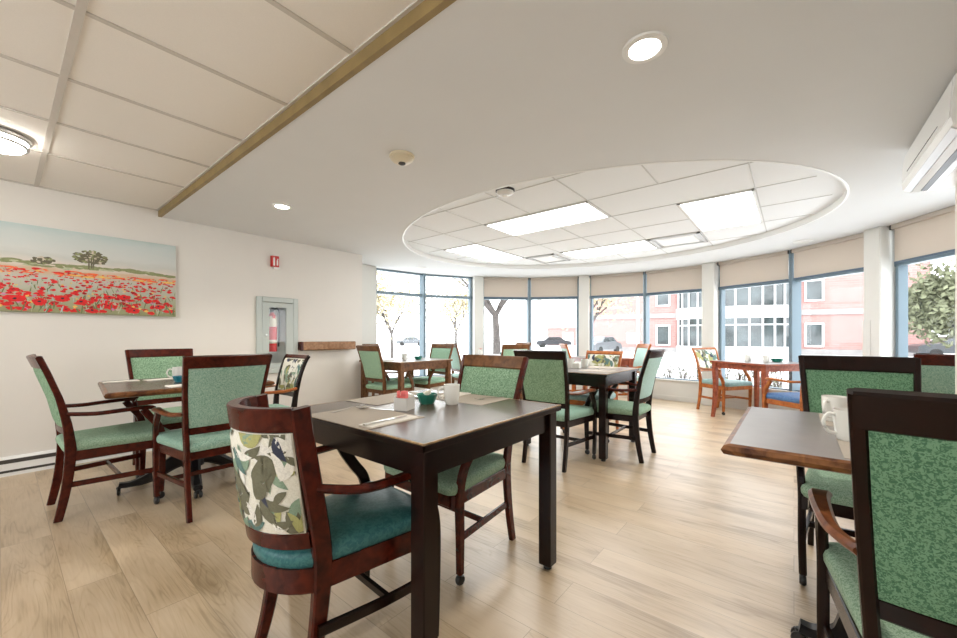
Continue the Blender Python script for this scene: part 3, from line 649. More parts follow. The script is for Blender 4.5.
def build_chair(kind, label, group, woodm, armm, backm, seatm, Hc=.99, floral=0, casters=True, railh=.075, wb_=.205, wt_=.243, gap=.555, panel_full=True, seed=1, railm=None):
    t = thing(kind, label, 'chair', (0, 0, 0), 0, group)
    k = Hc/.98
    prof = [(-.005, 0), (.022, .13), (.042, .28), (.048, .42), (.036, .56), (.004, .72), (-.045, .88), (-.085, Hc)]
    def px(z):
        for (x0, z0), (x1, z1) in zip(prof[:-1], prof[1:]):
            if z <= z1: return lerp(x0, x1, (z-z0)/(z1-z0))
        return prof[-1][0]
    def hw(z): return wb_-.012 if z < .42 else lerp(wb_-.012, wt_-.012, ((z-.42)/(Hc-.42))**1.0)
    for s_ in (-1, 1):
        m = MB(); zs = [0, .08, .2, .32, .42, .5, .58, .66, .74, .82, .9, Hc-.006]
        path = spline([(px(z), s_*hw(z), z) for z in zs], 2)
        dims = [(.027, lerp(.038, .052, min(1, p[2]/.42)) if p[2] < .42 else lerp(.052, .030, min(1, (p[2]-.42)/(Hc-.42)*1.6))) for p in path]
        m.sweep(path, dims, (0, 1, 0), .18); m.build('rear_leg', woodm, t)
    # top rail
    m = MB(); n = 8; zt = Hc-railh/2; dx = (px(Hc)-px(Hc-railh))
    pth = [(px(zt)-.022*(1-(2*i/n-1)**2), lerp(-1, 1, i/n)*(hw(zt)+.004), zt) for i in range(n+1)]
    m.sweep(pth, (railh, .030), (dx/railh, 0, 1), .18); m.build('top_rail', railm or woodm, t)
    # lower rail
    m = MB(); zl = gap-.024
    pth = [(px(zl)-.018*(1-(2*i/n-1)**2), lerp(-1, 1, i/n)*(hw(zl)-.008), zl) for i in range(n+1)]
    m.sweep(pth, (.045, .026), (0, 0, 1), .2); m.build('lower_rail', woodm, t)
    # upholstered back panel
    z0, z1 = gap-.002, Hc-railh+.004
    def surf(u, v, o, side=1):
        z = lerp(z0, z1, v); y = lerp(-1, 1, u)*(hw(z)-.013); e = min(1, min(u, 1-u)*9)*min(1, min(v, 1-v)*9)
        x = px(z)-.006-.016*(1-(2*u-1)**2)+side*(.009+.008*e**.5+o); return (x, y, z)
    m = MB(); m.keep = True
    m.grid(lambda u, v: surf(u, v, 0, 1), 14, 14, True); m.grid(lambda u, v: surf(u, v, 0, -1), 14, 14, True, True)
    for j in range(14):
        for u in (0, 1):
            q = [surf(u, j/14, 0, 1), surf(u, (j+1)/14, 0, 1), surf(u, (j+1)/14, 0, -1), surf(u, j/14, 0, -1)]; m.poly(q, u == 1)
    if floral:
        leaves(m, lambda u, v, o: surf(u, v, o, 1), 2*wt_, z1-z0, seed, floral, .095, .0006); leaves(m, lambda u, v, o: surf(u, v, o, -1), 2*wt_, z1-z0, seed+1, floral, .095, .0006)
        m.build('backrest_panel', FLORAL, t)
    else: m.build('backrest_panel', backm, t)
    # seat
    fw = wb_+.055
    m = MB(); m.cushion(rrect(.015, .53, wb_-.006, fw, .045), .405, .462); m.build('seat_cushion', seatm, t)
    m = MB()
    m.sweep([(.06, 0, .378), (.06, wb_-.012, .378)][::1] and [(.055, -wb_+.02, .378), (.055, wb_-.02, .378)], (.056, .022), (0, 0, 1), .15)
    m.sweep([(.505, -fw+.03, .378), (.505, fw-.03, .378)], (.056, .022), (0, 0, 1), .15)
    for s_ in (-1, 1): m.sweep([(.05, s_*(wb_-.014), .378), (.505, s_*(fw-.014), .378)], (.056, .022), (0, 0, 1), .15)
    m.build('seat_frame', woodm, t)
    # front legs with arm supports
    zb = .052 if casters else 0
    for s_ in (-1, 1):
        m = MB(); y = s_*(fw-.005)
        pth = spline([(.468, y-s_*.004, zb), (.472, y, .22), (.474, y, .40), (.455, y+s_*.004, .50), (.405, y+s_*.006, .575), (.375, y+s_*.006, .622)], 4)
        dims = [(.030, lerp(.030, .046, min(1, p.z/.4)) if p.z < .42 else .042) for p in pth]
        m.sweep(pth, dims, (0, 1, 0), .2); lg = m.build('front_leg', woodm, t)
        if casters:
            m = MB(); m.lathe([(.009, .052), (.012, .046), (.012, .040), (.004, .036)], (.468, y-s_*.004, 0), 12)
            m.lathe([(.004, -.014), (.018, -.013), (.023, -.006), (.024, 0), (.023, .006), (.018, .013), (.004, .014)], (.468, y-s_*.004, .0245), 16, 'y'); m.build('caster', 'black', t)
        m = MB(); za = .634; xs = px(.64)+.012
        pth = spline([(xs, s_*(hw(.64)+.006), za+.004), (.15, s_*(fw-.010), za-.006), (.26, s_*(fw+.004), za-.002), (.36, s_*(fw+.008), za+.002), (.41, s_*(fw+.004), za-.001), (.432, s_*(fw-.004), za-.010)], 4)
        nn = len(pth); dims = [(lerp(.026, .052, min(1, i/nn*1.5)) if i < nn-3 else lerp(.05, .030, (i-nn+3)/2), .024) for i in range(nn)]
        m.sweep(pth, dims, (0, 1, 0), .35, True); m.build('armrest', armm, t)
        m = MB(); m.sweep([(px(.2)+.005, s_*(wb_-.016), .205), (.468, s_*(fw-.010), .205)], (.032, .018), (0, 0, 1), .2); m.build('side_stretcher', woodm, t)
    m = MB(); m.sweep([(.27, -(wb_+.015), .205), (.27, wb_+.015, .205)], (.028, .016), (0, 0, 1), .2); m.build('cross_stretcher', woodm, t)
    return t
def place(t, x, y, deg): t.location = (x, y, 0); t.rotation_euler = (0, 0, R(deg)); return t
GG = 'green fabric dining armchairs'
# left table
a = build_chair('dining_armchair', 'green armchair on the left seen from its side, beside the wall', GG, 'mahog', 'mahog', 'green', 'seatgreen'); place(a, .222, 3.592, 1)
a2 = dup(a, (.93, 4.41, 0), R(-90), 'green armchair behind the left pedestal table, its back to the painting wall')
m3 = build_chair('dining_armchair', 'mint green armchair with its back to the camera at the left pedestal table', GG, 'mahog', 'arm', 'mint', 'mint'); place(m3, .905, 2.79, 90)
fl1 = build_chair('dining_armchair', 'leaf print armchair at the right end of the left pedestal table, below the extinguisher', 'leaf print dining armchairs', 'mahogdark', 'orange', 'cream', 'mint', .93, 40, True, .038, .19, .222, .60, seed=11, railm='mahog'); place(fl1, 1.715, 3.67, 180)
# centre front table
b2 = build_chair('dining_armchair', 'green armchair with brown top rail facing the centre front table from its far side', GG, 'mahog', 'mahog', 'green', 'seatgreen', railm='brownlitwood'); place(b2, 1.765, 1.385, 178)
# middle table
c1 = build_chair('dining_armchair', 'green armchair with dark frame, back to the camera, at the middle table', GG, 'mahogdark', 'arm', 'green', 'mint'); place(c1, 2.90, 1.645, 0)
c2 = build_chair('dining_armchair', 'pale green armchair seen from its side on the right of the middle table', GG, 'mahogdark', 'mahog', 'paleblue', 'seatgreen'); place(c2, 3.722, 1.035, 90)
c3 = build_chair('dining_armchair', 'orange framed leaf print armchair on the window side of the middle table', 'leaf print dining armchairs', 'orange', 'orange', 'cream', 'tealseat', .93, 40, True, .045, .20, .222, .60, seed=23); place(c3, 4.52, 1.775, 179)
# right front table
g2 = build_chair('dining_armchair', 'big dark framed green armchair in the right front corner', GG, 'mahogdark', 'arm', 'greendark', 'seatgreen', 1.0, railh=.082); place(g2, 1.135, -.325, 0)
g1 = dup(g2, (2.72, -.250, 0), R(182), 'dark framed green armchair facing the right front table from its far side'); g1.scale = (1, .94, 1)
g3 = dup(m3, (3.90, -.855, 0), R(2), 'green armchair partly cut off at the right edge, behind the right front table')
# back left table
dd = build_chair('dining_armchair', 'pale green armchair left of the back table near the handrail', GG, 'brownlitwood', 'brownlitwood', 'pale', 'pale'); place(dd, 3.12, 4.34, 0)
dup(dd, (4.44, 4.41, 0), R(180), 'pale green armchair on the right side of the back left table, facing left')
dup(dd, (3.66, 5.19, 0), R(-90), 'pale green armchair between the back left table and the first window')
d3 = build_chair('dining_armchair', 'pale mint armchair turned sideways right of the back left table', GG, 'brownlitwood', 'brownlitwood', 'paleblue', 'paleblue', 1.0); place(d3, 4.895, 4.485, -25)  # its pale fabric holds the light of the windows in the colour
dup(dd, (5.03, 3.38, 0), R(65), 'pale armchair with light brown top rail behind the dark framed middle chair')
dup(d3, (6.06, 3.93, 0), R(155), 'brown railed armchair farthest back near the middle pillar')
# far middle table
h1 = build_chair('dining_armchair', 'orange framed armchair left of the far table by the window, seen edge on', GG, 'orange', 'orange', 'paleblue', 'paleblue', .99); place(h1, 5.80, 2.84, -51)
dup(h1, (6.53, 1.945, 0), R(129), 'orange framed armchair right of the far table by the window, seen edge on')
# right far table
f1 = build_chair('dining_armchair', 'orange framed leaf print armchair by the window, left of the cherry table', 'leaf print dining armchairs', 'orange', 'orange', 'cream', 'tealseat', .935, 40, True, .035, .21, .240, .62, seed=5); place(f1, 6.875, 1.03, -122)
f2 = build_chair('dining_armchair', 'orange framed armchair with blue seat at the cherry table', 'orange framed armchairs', 'orange', 'orange', 'blue', 'blue', .88, 0, False); place(f2, 5.31, -.245, 42)
j2 = dup(f2, (5.2, -.68, 0), R(178), 'reddish armchair rail just showing behind the far green right hand chairs')

# barrel back armchair in front (leaf print), the nearest one
def barrel_chair():
    t = thing('barrel_armchair', 'curved back leaf print armchair with teal seat at the centre front table', 'chair', (.580, 1.298, 0), R(-4))
    Hc = .895; hw, sag = .172, .10
    Rr = (hw*hw+sag*sag)/(2*sag); cx = -.075+Rr
    amax = math.asin(hw/Rr)
    def arc(u, z, dr=0, k=1.0):   # u -1..1
        a = u*amax*k; rr = Rr+dr; lean = -.058*(z-.45)/.45 if z > .45 else 0
        return (cx-rr*cos(a)+lean, rr*sin(a), z)
    def band(name, z0, z1, th, mat, n=18, over=1.0):
        m = MB(); rs = []
        for i in range(n+1):
            u = lerp(-over, over, i/n); k = .004
            rs.append([arc(u, z0, th/2-k), arc(u, z0+k, th/2), arc(u, z1-k, th/2), arc(u, z1, th/2-k), arc(u, z1, -th/2+k), arc(u, z1-k, -th/2), arc(u, z0+k, -th/2), arc(u, z0, -th/2+k)])
        m.rings(rs, smooth=True); return m.build(name, mat, t)
    band('top_rail', Hc-.072, Hc, .034, 'mahog', over=1.0)
    band('lower_rail', .470, .522, .030, 'mahog')
    z0, z1 = .520, Hc-.070
    def surf(u, v, o, side=1):
        e = min(1, min(u, 1-u)*10)*min(1, min(v, 1-v)*10)
        return arc(lerp(-.97, .97, u), lerp(z0, z1, v), side*(.012+.008*e**.5+o))
    m = MB(); m.keep = True
    m.grid(lambda u, v: surf(u, v, 0, 1), 20, 12, True, True); m.grid(lambda u, v: surf(u, v, 0, -1), 20, 12, True)
    for j in range(12):
        for u in (0, 1): m.poly([surf(u, j/12, 0, 1), surf(u, (j+1)/12, 0, 1), surf(u, (j+1)/12, 0, -1), surf(u, j/12, 0, -1)], u == 0)
    leaves(m, lambda u, v, o: surf(u, v, o, 1), .50, z1-z0, 42, 64, .082, .0006); leaves(m, lambda u, v, o: surf(u, v, o, -1), .50, z1-z0, 46, 64, .082, .0006)
    m.build('backrest_panel', FLORAL, t)
    for s_ in (-1, 1):
        m = MB(); pts = []
        for z, dx, dy in ((0, -.045, .018), (.12, -.020, .006), (.28, .004, 0), (.42, .012, 0), (.55, .010, 0), (.7, .004, 0), (.82, 0, 0), (Hc-.002, 0, 0)):
            b_ = arc(s_*1.05, z); pts.append((b_[0]+dx+.008, b_[1]+s_*dy, z))
        pth = spline(pts, 3); m.sweep(pth, [(.030, lerp(.036, .058, min(1, p.z/.4))) for p in pth], (0, 1, 0), .18); m.build('rear_leg', 'mahog', t)
    fw = .245
    o1 = [(.48, -fw+.02), (.50, -fw+.06), (.505, 0), (.50, fw-.06), (.48, fw-.02)]
    back = [arc(lerp(1, -1, i/12), .45, .012)[:2] for i in range(13)]
    outl = o1 + [(x+.012, y) for x, y in back]
    m = MB(); m.cushion(outl, .405, .455, .018); m.build('seat_cushion', 'teal', t)
    m = MB(); rs = []; n = len(outl)
    inn = [(.235+(x-.235)*.93, y*.92) for x, y in outl]; ou = [(.235+(x-.235)*1.015, y*1.02) for x, y in outl]
    for lp, z in ((ou, .335), (ou, .408), (inn, .408), (inn, .335), (ou, .335)): rs.append([(x, y, z) for x, y in lp])
    m.rings(rs, cap=False, smooth=True); m.build('seat_frame', 'mahog', t)
    for s_ in (-1, 1):
        m = MB(); y = s_*(fw-.008)
        pth = spline([(.450, y, 0), (.453, y, .2), (.452, y, .38), (.438, y, .47), (.400, y+s_*.012, .53), (.362, y+s_*.018, .59), (.345, y+s_*.018, .622)], 4)
        m.sweep(pth, [(.030, lerp(.030, .044, min(1, p.z/.4))) for p in pth], (0, 1, 0), .22); m.build('front_leg', 'mahogdark', t)
        b_ = arc(s_*1.02, .64)
        pth = spline([(b_[0]+.025, b_[1], .645), (.14, s_*(fw-.004), .628), (.25, s_*(fw+.014), .628), (.35, s_*(fw+.016), .634), (.42, s_*(fw+.006), .638), (.445, s_*(fw-.006), .636)], 4)
        nn = len(pth); m = MB(); m.sweep(pth, [(lerp(.028, .048, min(1, 1.4*i/nn)) if i < nn-3 else lerp(.046, .03, (i-nn+3)/2), .026) for i in range(nn)], (0, 1, 0), .35, True); m.build('armrest', 'mahog', t)
        m = MB(); m.sweep(spline([(.03, s_*.20, .225), (.25, s_*.225, .222), (.450, s_*(fw-.012), .225)], 4), (.034, .018), (0, 0, 1), .2); m.build('side_stretcher', 'mahogdark', t)
    m = MB(); m.sweep([(.26, -.22, .224), (.26, .22, .224)], (.028, .016), (0, 0, 1), .2); m.build('cross_stretcher', 'mahogdark', t)
    return t
barrel_chair()

# ------------------------------------------------------------------ tables
TZ = .775
def square_table(label, x0, x1, y0, y1, lam='lam', woodm='mahogdark', edgem='wornline', leg=.064, rot=0, group='square dining tables with straight legs', legm=None, taper=False, ap=.095):
    cx, cy = (x0+x1)/2, (y0+y1)/2; w_, d_ = x1-x0, y1-y0
    t = thing('dining_table', label, 'table', (cx, cy, 0), rot, group)
    m = MB(); m.box((0, 0, TZ-.012), (w_, d_, .024), 0, .003); m.build('tabletop', lam, t)
    m = MB(); e = .007
    for s_ in (-1, 1): m.box((s_*(w_/2+.0), 0, TZ-.0165), (e, d_+e, .0205), 0, .002); m.box((0, s_*(d_/2+.0), TZ-.0165), (w_+e, e, .0205), 0, .002)
    m.cur = 1
    for s_ in (-1, 1): m.box((s_*(w_/2-.002), 0, TZ-.002), (.006, d_+.0085, .0045)); m.box((0, s_*(d_/2-.002), TZ-.002), (w_+.0085, .006, .0045))
    m.build('table_edge', [woodm, edgem], t)
    m = MB(); b = .04
    for s_ in (-1, 1): m.box((s_*(w_/2-b), 0, TZ-.024-ap/2), (.02, d_-2*b, ap)); m.box((0, s_*(d_/2-b), TZ-.024-ap/2), (w_-2*b, .02, ap))
    m.build('apron', woodm, t)
    for sx in (-1, 1):
        for sy in (-1, 1):
            m = MB(); px, py = sx*(w_/2-.012-leg/2), sy*(d_/2-.012-leg/2)
            if taper:
                pth = spline([(px+sx*.02, py+sy*.02, 0), (px+sx*.004, py+sy*.004, .2), (px-sx*.004, py-sy*.004, .45), (px, py, .62), (px, py, TZ-.024)], 4)
                m.sweep(pth, [(lerp(.040, leg, min(1, p.z/.6)),)*2 for p in pth], (0, 1, 0), .1); m.build('leg', legm or woodm, t)
            else:
                m.box((px, py, .02+(TZ-.044)/2), (leg, leg, TZ-.044), 0, .004); lg = m.build('leg', legm or woodm, t)
                m = MB(); m.lathe([(.02, 0), (.02, .01), (.012, .022)], (px, py, 0), 14); m.build('foot_glide', 'black', t)
    return t
square_table('dark square table in the centre foreground with straight legs', .81, 1.695, .87, 1.79)
square_table('dark square table in the middle with white mugs grouped on it', 3.335, 4.235, 1.27, 2.15, 'lamgrey')
square_table('brown square table at the back left beside the first window', 3.23, 4.20, 3.90, 4.80, 'lamgrey', 'brownlitwood', legm='brownlitwood')
tE = square_table('square table in front of the second pillar with a pink flower mug', 5.17, 5.97, 3.78, 4.58, 'lamgrey', 'brownlitwood', rot=R(-25), legm='brownlitwood')
tH = square_table('square table near the window behind the middle table', 5.74, 6.52, 2.04, 2.82, 'lamgrey', 'cherry', 'cherry', rot=R(-51), legm='cherry')
tF = square_table('red cherry table with curved legs by the right hand windows', 5.88, 6.68, -.06, .74, 'lamgrey', 'cherry', 'cherry', .058, R(-36.9), 'cherry dining tables', taper=True, ap=.07)

def pedestal_table(label, x0, x1, y0, y1, pc, frot, flen, lam='lam', rz=0):
    cx, cy = (x0+x1)/2, (y0+y1)/2; w_, d_ = x1-x0, y1-y0
    t = thing('pedestal_table', label, 'table', (cx, cy, 0), rz, 'pedestal dining tables with cast iron bases')
    m = MB(); m.box((0, 0, TZ-.018), (w_-.046, d_-.046, .036)); m.build('tabletop', lam, t)
    m = MB(); prof = [(-.009, -.0005), (-.009, -.037), (-.006, -.037), (.010, -.031), (.017, -.018), (.010, -.005), (-.003, -.0005)]
    loop = []
    for sx, sy in ((-1, -1), (1, -1), (1, 1), (-1, 1)): loop.append((sx, sy))
    rs = []
    for sx, sy in loop + [loop[0]]: rs.append([(sx*(w_/2-.018+a), sy*(d_/2-.018+a), TZ+b) for a, b in prof])
    m.rings(rs, cap=False); m.build('bullnose_edge', 'edge2', t)
    px, py = pc[0]-cx, pc[1]-cy
    m = MB(); m.lathe([(.07, .12), (.075, .16), (.05, .20), (.042, .26), (.042, .66), (.06, .70), (.06, TZ-.036)], (px, py, 0), 20); m.box((px, py, TZ-.045), (.5, .5, .016)); m.build('column', 'iron', t)
    for k in range(4):
        a = frot + k*pi/2; m = MB(); ux, uy = cos(a), sin(a)
        pth = spline([(px+ux*.03, py+uy*.03, .20), (px+ux*.12, py+uy*.12, .165), (px+ux*flen*.6, py+uy*flen*.6, .085), (px+ux*flen*.85, py+uy*flen*.85, .062), (px+ux*flen, py+uy*flen, .066)], 4)
        nn = len(pth); m.sweep(pth, [(lerp(.075, .05, i/nn), lerp(.13, .034, min(1, i/nn*1.4))) for i in range(nn)], (-uy, ux, 0), .25, True); m.build('leg', 'iron', t)
        m = MB(); c = (px+ux*flen, py+uy*flen, 0); m.lathe([(.010, .056), (.014, .05), (.010, .03)], c, 10)
        for q in (-.014, .014): m.lathe([(.004, -.010), (.02, -.009), (.025, -.004), (.025, .004), (.02, .009), (.004, .010)], (c[0]-uy*q, c[1]+ux*q, .025), 14, 'x')
        m.build('caster', 'black', t)
    return t
M['edge2'] = wood('worn_bullnose_wood', (.05, .014, .007), (.24, .10, .035), .3, (12, 12, 12))
pedestal_table('brown table on black four footed pedestal at the left, with white cards', .415, 1.335, 3.03, 3.94, (.93, 3.58), R(84), .42, rz=R(-5))
pedestal_table('grey topped table at the right front with two white mugs', 1.385, 2.235, -.735, .175, (1.81, -.30), R(0), .285, 'lamgrey')

# ------------------------------------------------------------------ table settings
def mug(label, x, y, hang=0, z=TZ, rr=.039, h=.095, g='white china mugs'):
    t = thing('mug', label, 'mug', (x, y, z), hang, g); m = MB()
    m.lathe([(.001, 0), (rr*.72, 0), (rr*.80, .004), (rr*.88, .02), (rr*.98, h*.6), (rr, h), (rr*.93, h), (rr*.9, h*.6), (rr*.8, .02), (rr*.6, .008), (.001, .007)], n=28); m.build('cup', 'china', t)
    m = MB(); m.tube(spline([(rr*.93, 0, h*.82), (rr*1.45, 0, h*.84), (rr*1.75, 0, h*.58), (rr*1.45, 0, h*.28), (rr*.86, 0, h*.2)], 5), .0055, 8); m.build('mug_handle', 'china', t); return t
def bowl(label, x, y, mat, rr=.055, h=.05, creams=True, g='small coloured bowls'):
    t = thing('creamer_bowl', label, 'bowl', (x, y, TZ), 0, g); m = MB(); n = 4
    m.lathe([(.001, 0), (rr*.62, 0), (rr*.70, .006), (rr, h), (rr*.95, h), (rr*.66, .010), (.001, .010)], n=8, smooth=False); m.build('bowl_body', mat, t)
    if creams:
        rn = random.Random(int(x*1000)); spots = [(-.02, -.015, 0), (.02, .012, 0), (-.012, .022, 0), (.012, -.022, 0), (0, 0, .018), (.016, .0, .024)]
        for px, py, dz in spots:
            c = MB(); c.lathe([(.009, 0), (.014, .018), (.016, .019), (.001, .020)], n=12)
            o = c.build('creamer_cup', 'creamer', None, (x+px*rr/.055, y+py*rr/.055, TZ+.020+dz)); o.rotation_euler = (rn.uniform(-.35, .35), rn.uniform(-.35, .35), 0)
            tag(o, 'small creamer cup piled in the ' + label.split(' with')[0], 'creamer', 'creamer cups in the ' + label.split(' with')[0])
    return t
def sheet(name, label, cat, x, y, sx, sy, deg, mat, g, z=TZ, th=.0012):
    m = MB(); m.box((0, 0, th/2), (sx, sy, th)); o = m.build(name, mat, None, (x, y, z)); o.rotation_euler = (0, 0, R(deg)); return tag(o, label, cat, g)
def fork(label, x, y, deg, z=TZ, L=.19):
    t = thing('fork', label, 'fork', (x, y, z), R(deg), 'steel cutlery'); m = MB()
    m.sweep(spline([(-L/2, 0, .003), (-L*.2, 0, .004), (L*.12, 0, .008), (L*.24, 0, .004), (L*.3, 0, .004)], 4), [(.013-.007*min(1, i/8), .002) if i < 9 else (lerp(.006, .024, (i-9)/7), .002) for i in range(17)], (0, 1, 0), 0)
    m.build('fork_handle', 'chrome', t); m = MB()
    for k in (-1.5, -.5, .5, 1.5): m.sweep(spline([(L*.29, k*.0062, .004), (L*.4, k*.0062, .005), (L*.5, k*.0060, .011)], 3), (.0032, .0022), (0, 1, 0), 0)
    m.build('tines', 'chrome', t); return t
def spoon(label, x, y, deg, z=TZ, L=.18):
    t = thing('spoon', label, 'spoon', (x, y, z), R(deg), 'steel cutlery'); m = MB()
    m.sweep(spline([(-L/2, 0, .003), (-L*.1, 0, .004), (L*.2, 0, .009), (L*.26, 0, .008)], 4), [(.013-.008*min(1, i/9), .002) for i in range(13)], (0, 1, 0), 0); m.build('spoon_handle', 'chrome', t)
    m = MB(); m.grid(lambda u, v: (L*.25+.055*v, (u-.5)*.036*sin(pi*max(.03, min(.97, v)))**.6, .003+.006*(2*u-1)**2+.004*(2*v-1)**2), 8, 8); m.build('spoon_bowl', 'chrome', t); return t
def knife(label, x, y, deg, z=TZ, L=.21):
    t = thing('knife', label, 'knife', (x, y, z), R(deg), 'steel cutlery'); m = MB()
    m.sweep(spline([(-L/2, 0, .004), (-L*.2, 0, .004), (0, 0, .004)], 3), (.013, .005), (0, 1, 0), .3); m.build('knife_handle', 'chrome', t)
    m = MB(); m.rings([[(x_, -.008*w_, z_) , (x_, .008*w_, z_)] + [(x_, .008*w_, z_+.0015), (x_, -.008*w_, z_+.0015)] for x_, w_, z_ in ((0, .8, .003), (L*.3, 1.1, .003), (L*.45, .9, .003), (L*.5, .2, .003))]); m.build('blade', 'chrome', t); return t
def caddy(label, x, y, deg, pink=True):
    t = thing('sugar_caddy', label, 'caddy', (x, y, TZ), R(deg), 'sugar caddies'); m = MB(); a, h = .062, .055
    m.box((0, 0, .003), (2*a*.6, a, .006)); 
    for s_ in (-1, 1): m.box((s_*a*.6, 0, h/2), (.003, a, h)); m.box((0, s_*a/2, h/2), (2*a*.6, .003, h))
    m.box((0, 0, h/2), (.003, a, h)); m.build('caddy_box', 'milky', t)
    rn = random.Random(3); n = 0
    for sx in (-1, 1):
        for k in range(5):
            isp = pink and sx < 0 and k < 4
            o = MB().box((0, 0, .028 if not isp else .042), (.033 if not isp else .026, .0045, .060)).build('sugar_packet', 'pink' if isp else 'napkin')
            cx, cy = sx*a*.3, (k-2)*.0115; o.location = (x+cx*cos(R(deg))-cy*sin(R(deg)), y+cx*sin(R(deg))+cy*cos(R(deg)), TZ+.007+(.006 if isp else 0)); o.rotation_euler = (rn.uniform(-.12, .12), 0, R(deg)+rn.uniform(-.15, .15))
            tag(o, ('pink sweetener packet standing in the ' if isp else 'white sugar packet standing in the ') + 'white caddy on the centre table', 'packet', 'pink packets in the caddy' if isp else 'white packets in the caddy')
    return t
PM = 'cream paper placemats'
# centre front table
sheet('placemat', 'cream placemat at the barrel chair side of the centre table', 'placemat', .945, 1.37, .285, .42, 0, 'paper', PM)
sheet('napkin', 'folded white napkin under the knife nearest the camera', 'napkin', .945, 1.205, .23, .075, 3, 'napkin', 'paper napkins', TZ+.0012, .004)
fork('fork resting on the far edge of the near cream placemat', .985, 1.545, 12, TZ+.0012)
spoon('spoon lying beside the sugar caddy on the near placemat', 1.055, 1.43, 118, TZ+.0012)
knife('knife on the folded napkin nearest the camera', .93, 1.205, 3, TZ+.0055)
sheet('placemat', 'cream placemat in front of the brown railed green chair', 'placemat', 1.565, 1.37, .26, .42, 2, 'paper', PM)
sheet('napkin', 'white napkin on the far cream placemat of the centre table', 'napkin', 1.60, 1.47, .19, .10, 8, 'napkin', 'paper napkins', TZ+.0012, .004)
fork('fork on the right part of the far centre placemat', 1.62, 1.235, 165, TZ+.0012)
spoon('spoon on the far centre placemat behind the mug', 1.49, 1.53, 200, TZ+.0055)
sheet('placemat', 'cream placemat at the back edge of the centre table', 'placemat', 1.33, 1.665, .42, .24, 4, 'paper', PM, TZ+.0013)
knife('knife on the back placemat behind the green bowl', 1.43, 1.62, 250, TZ+.0026)
mug('white mug standing alone on the centre front table', 1.385, 1.290, R(148))
caddy('white sugar caddy with pink packets on the centre table', 1.150, 1.362, 22)
bowl('green creamer bowl on the centre table with creamers', 1.318, 1.392, 'bowl', .052, .048)
# left table
for x, y, d, s, lb in ((.555, 3.79, 3, (.20, .075), 'white card at the far left of the left pedestal table'), (.80, 3.74, 6, (.24, .085), 'white folded card in front of the rear left chair'), (.80, 3.16, 4, (.22, .12), 'white napkin near the mint chair on the left table')):
    sheet('napkin', lb, 'napkin', x, y, s[0], s[1], d, 'napkin', 'paper napkins', TZ, .006)
mug('white mug on the left pedestal table beside the teal bowl', .865, 3.66, R(170))
bowl('teal bowl on the left pedestal table', .832, 3.46, 'tealbowl', .05, .042, False)
# middle table
mug('white mug at the left of the mug cluster on the middle table', 3.80, 1.83, 0); mug('white mug at the right of the mug cluster on the middle table', 3.86, 1.70, R(250))
for k, (x, y) in enumerate(((3.74, 1.735), (3.905, 1.79))):
    m = MB(); m.box((0, 0, .03), (.05, .075, .06), 0, .006); tag(m.build('packet_holder', 'china', None, (x, y, TZ)), ['white packet holder before the middle table mugs', 'white packet holder behind the middle table mugs'][k], 'holder', 'packet holders')
bowl('green bowl on the middle table', 3.83, 1.975, 'bowl', .05, .045, False)
sheet('placemat', 'cream placemat near the front corner of the middle table', 'placemat', 3.62, 1.46, .26, .30, 0, 'paper', PM)
sheet('placemat', 'cream placemat at the window side of the middle table', 'placemat', 4.06, 1.62, .26, .40, 0, 'paper', PM)
fork('fork on the middle table by the mugs', 3.85, 1.55, 200)
# back left table
mug('white mug on the back left table', 3.60, 4.26, R(-60)); bowl('green bowl on the back left table', 3.80, 4.20, 'bowl', .06, .048, False)
fork('fork on the back left table near the pale chair', 3.42, 4.25, 70, TZ+.0042); sheet('napkin', 'white napkin on the back left table', 'napkin', 3.42, 4.40, .14, .2, 10, 'napkin', 'paper napkins', TZ, .004)
# second pillar table
t = mug('white mug with pink flower near the second pillar', 5.46, 4.38, R(150))
t = thing('flower', 'pink flower standing in the mug near the second pillar', 'flower', (5.46, 4.38, TZ+.02)); m = MB(); m.tube([(0, 0, 0), (.004, 0, .09)], .003, 6); m.build('stem', 'bowl', t)
m = MB()
for k in range(7):
    a = k*2*pi/7; m.grid(lambda u, v: ((.006+.034*v)*cos(a+(u-.5)*.9*sin(pi*min(.95, v+.15))), (.006+.034*v)*sin(a+(u-.5)*.9*sin(pi*min(.95, v+.15))), .085+.022*v*(1-.3*v)), 4, 4)
m.build('petals', 'pink', t)
bowl('green bowl on the table before the second pillar', 5.62, 4.00, 'bowl', .06, .05, False)
# cherry table
mug('white mug nearer the leaf print chair on the cherry table', 6.23, .47, R(200)); mug('white mug in the middle of the cherry table', 6.12, .27, R(200))
bowl('dark green bowl on the cherry table', 6.36, .17, 'bowl', .075, .045, False)
m = MB(); m.box((0, 0, .028), (.07, .07, .056), 0, .006); tag(m.build('packet_holder', 'label', None, (6.25, .27, TZ)), 'square packet holder between mug and bowl on the cherry table', 'holder', 'packet holders')
# right front table
mug('white mug farther from the camera on the right front table', 2.035, -.122, R(150), TZ+.0012); mug('white mug nearest the camera on the right front table', 1.685, -.135, R(115), TZ+.0012)
sheet('placemat', 'cream placemat at the near edge of the right front table', 'placemat', 1.575, -.27, .30, .33, 0, 'paper', PM)
sheet('placemat', 'cream placemat at the far edge of the right front table', 'placemat', 2.05, -.30, .28, .44, 0, 'paper', PM)

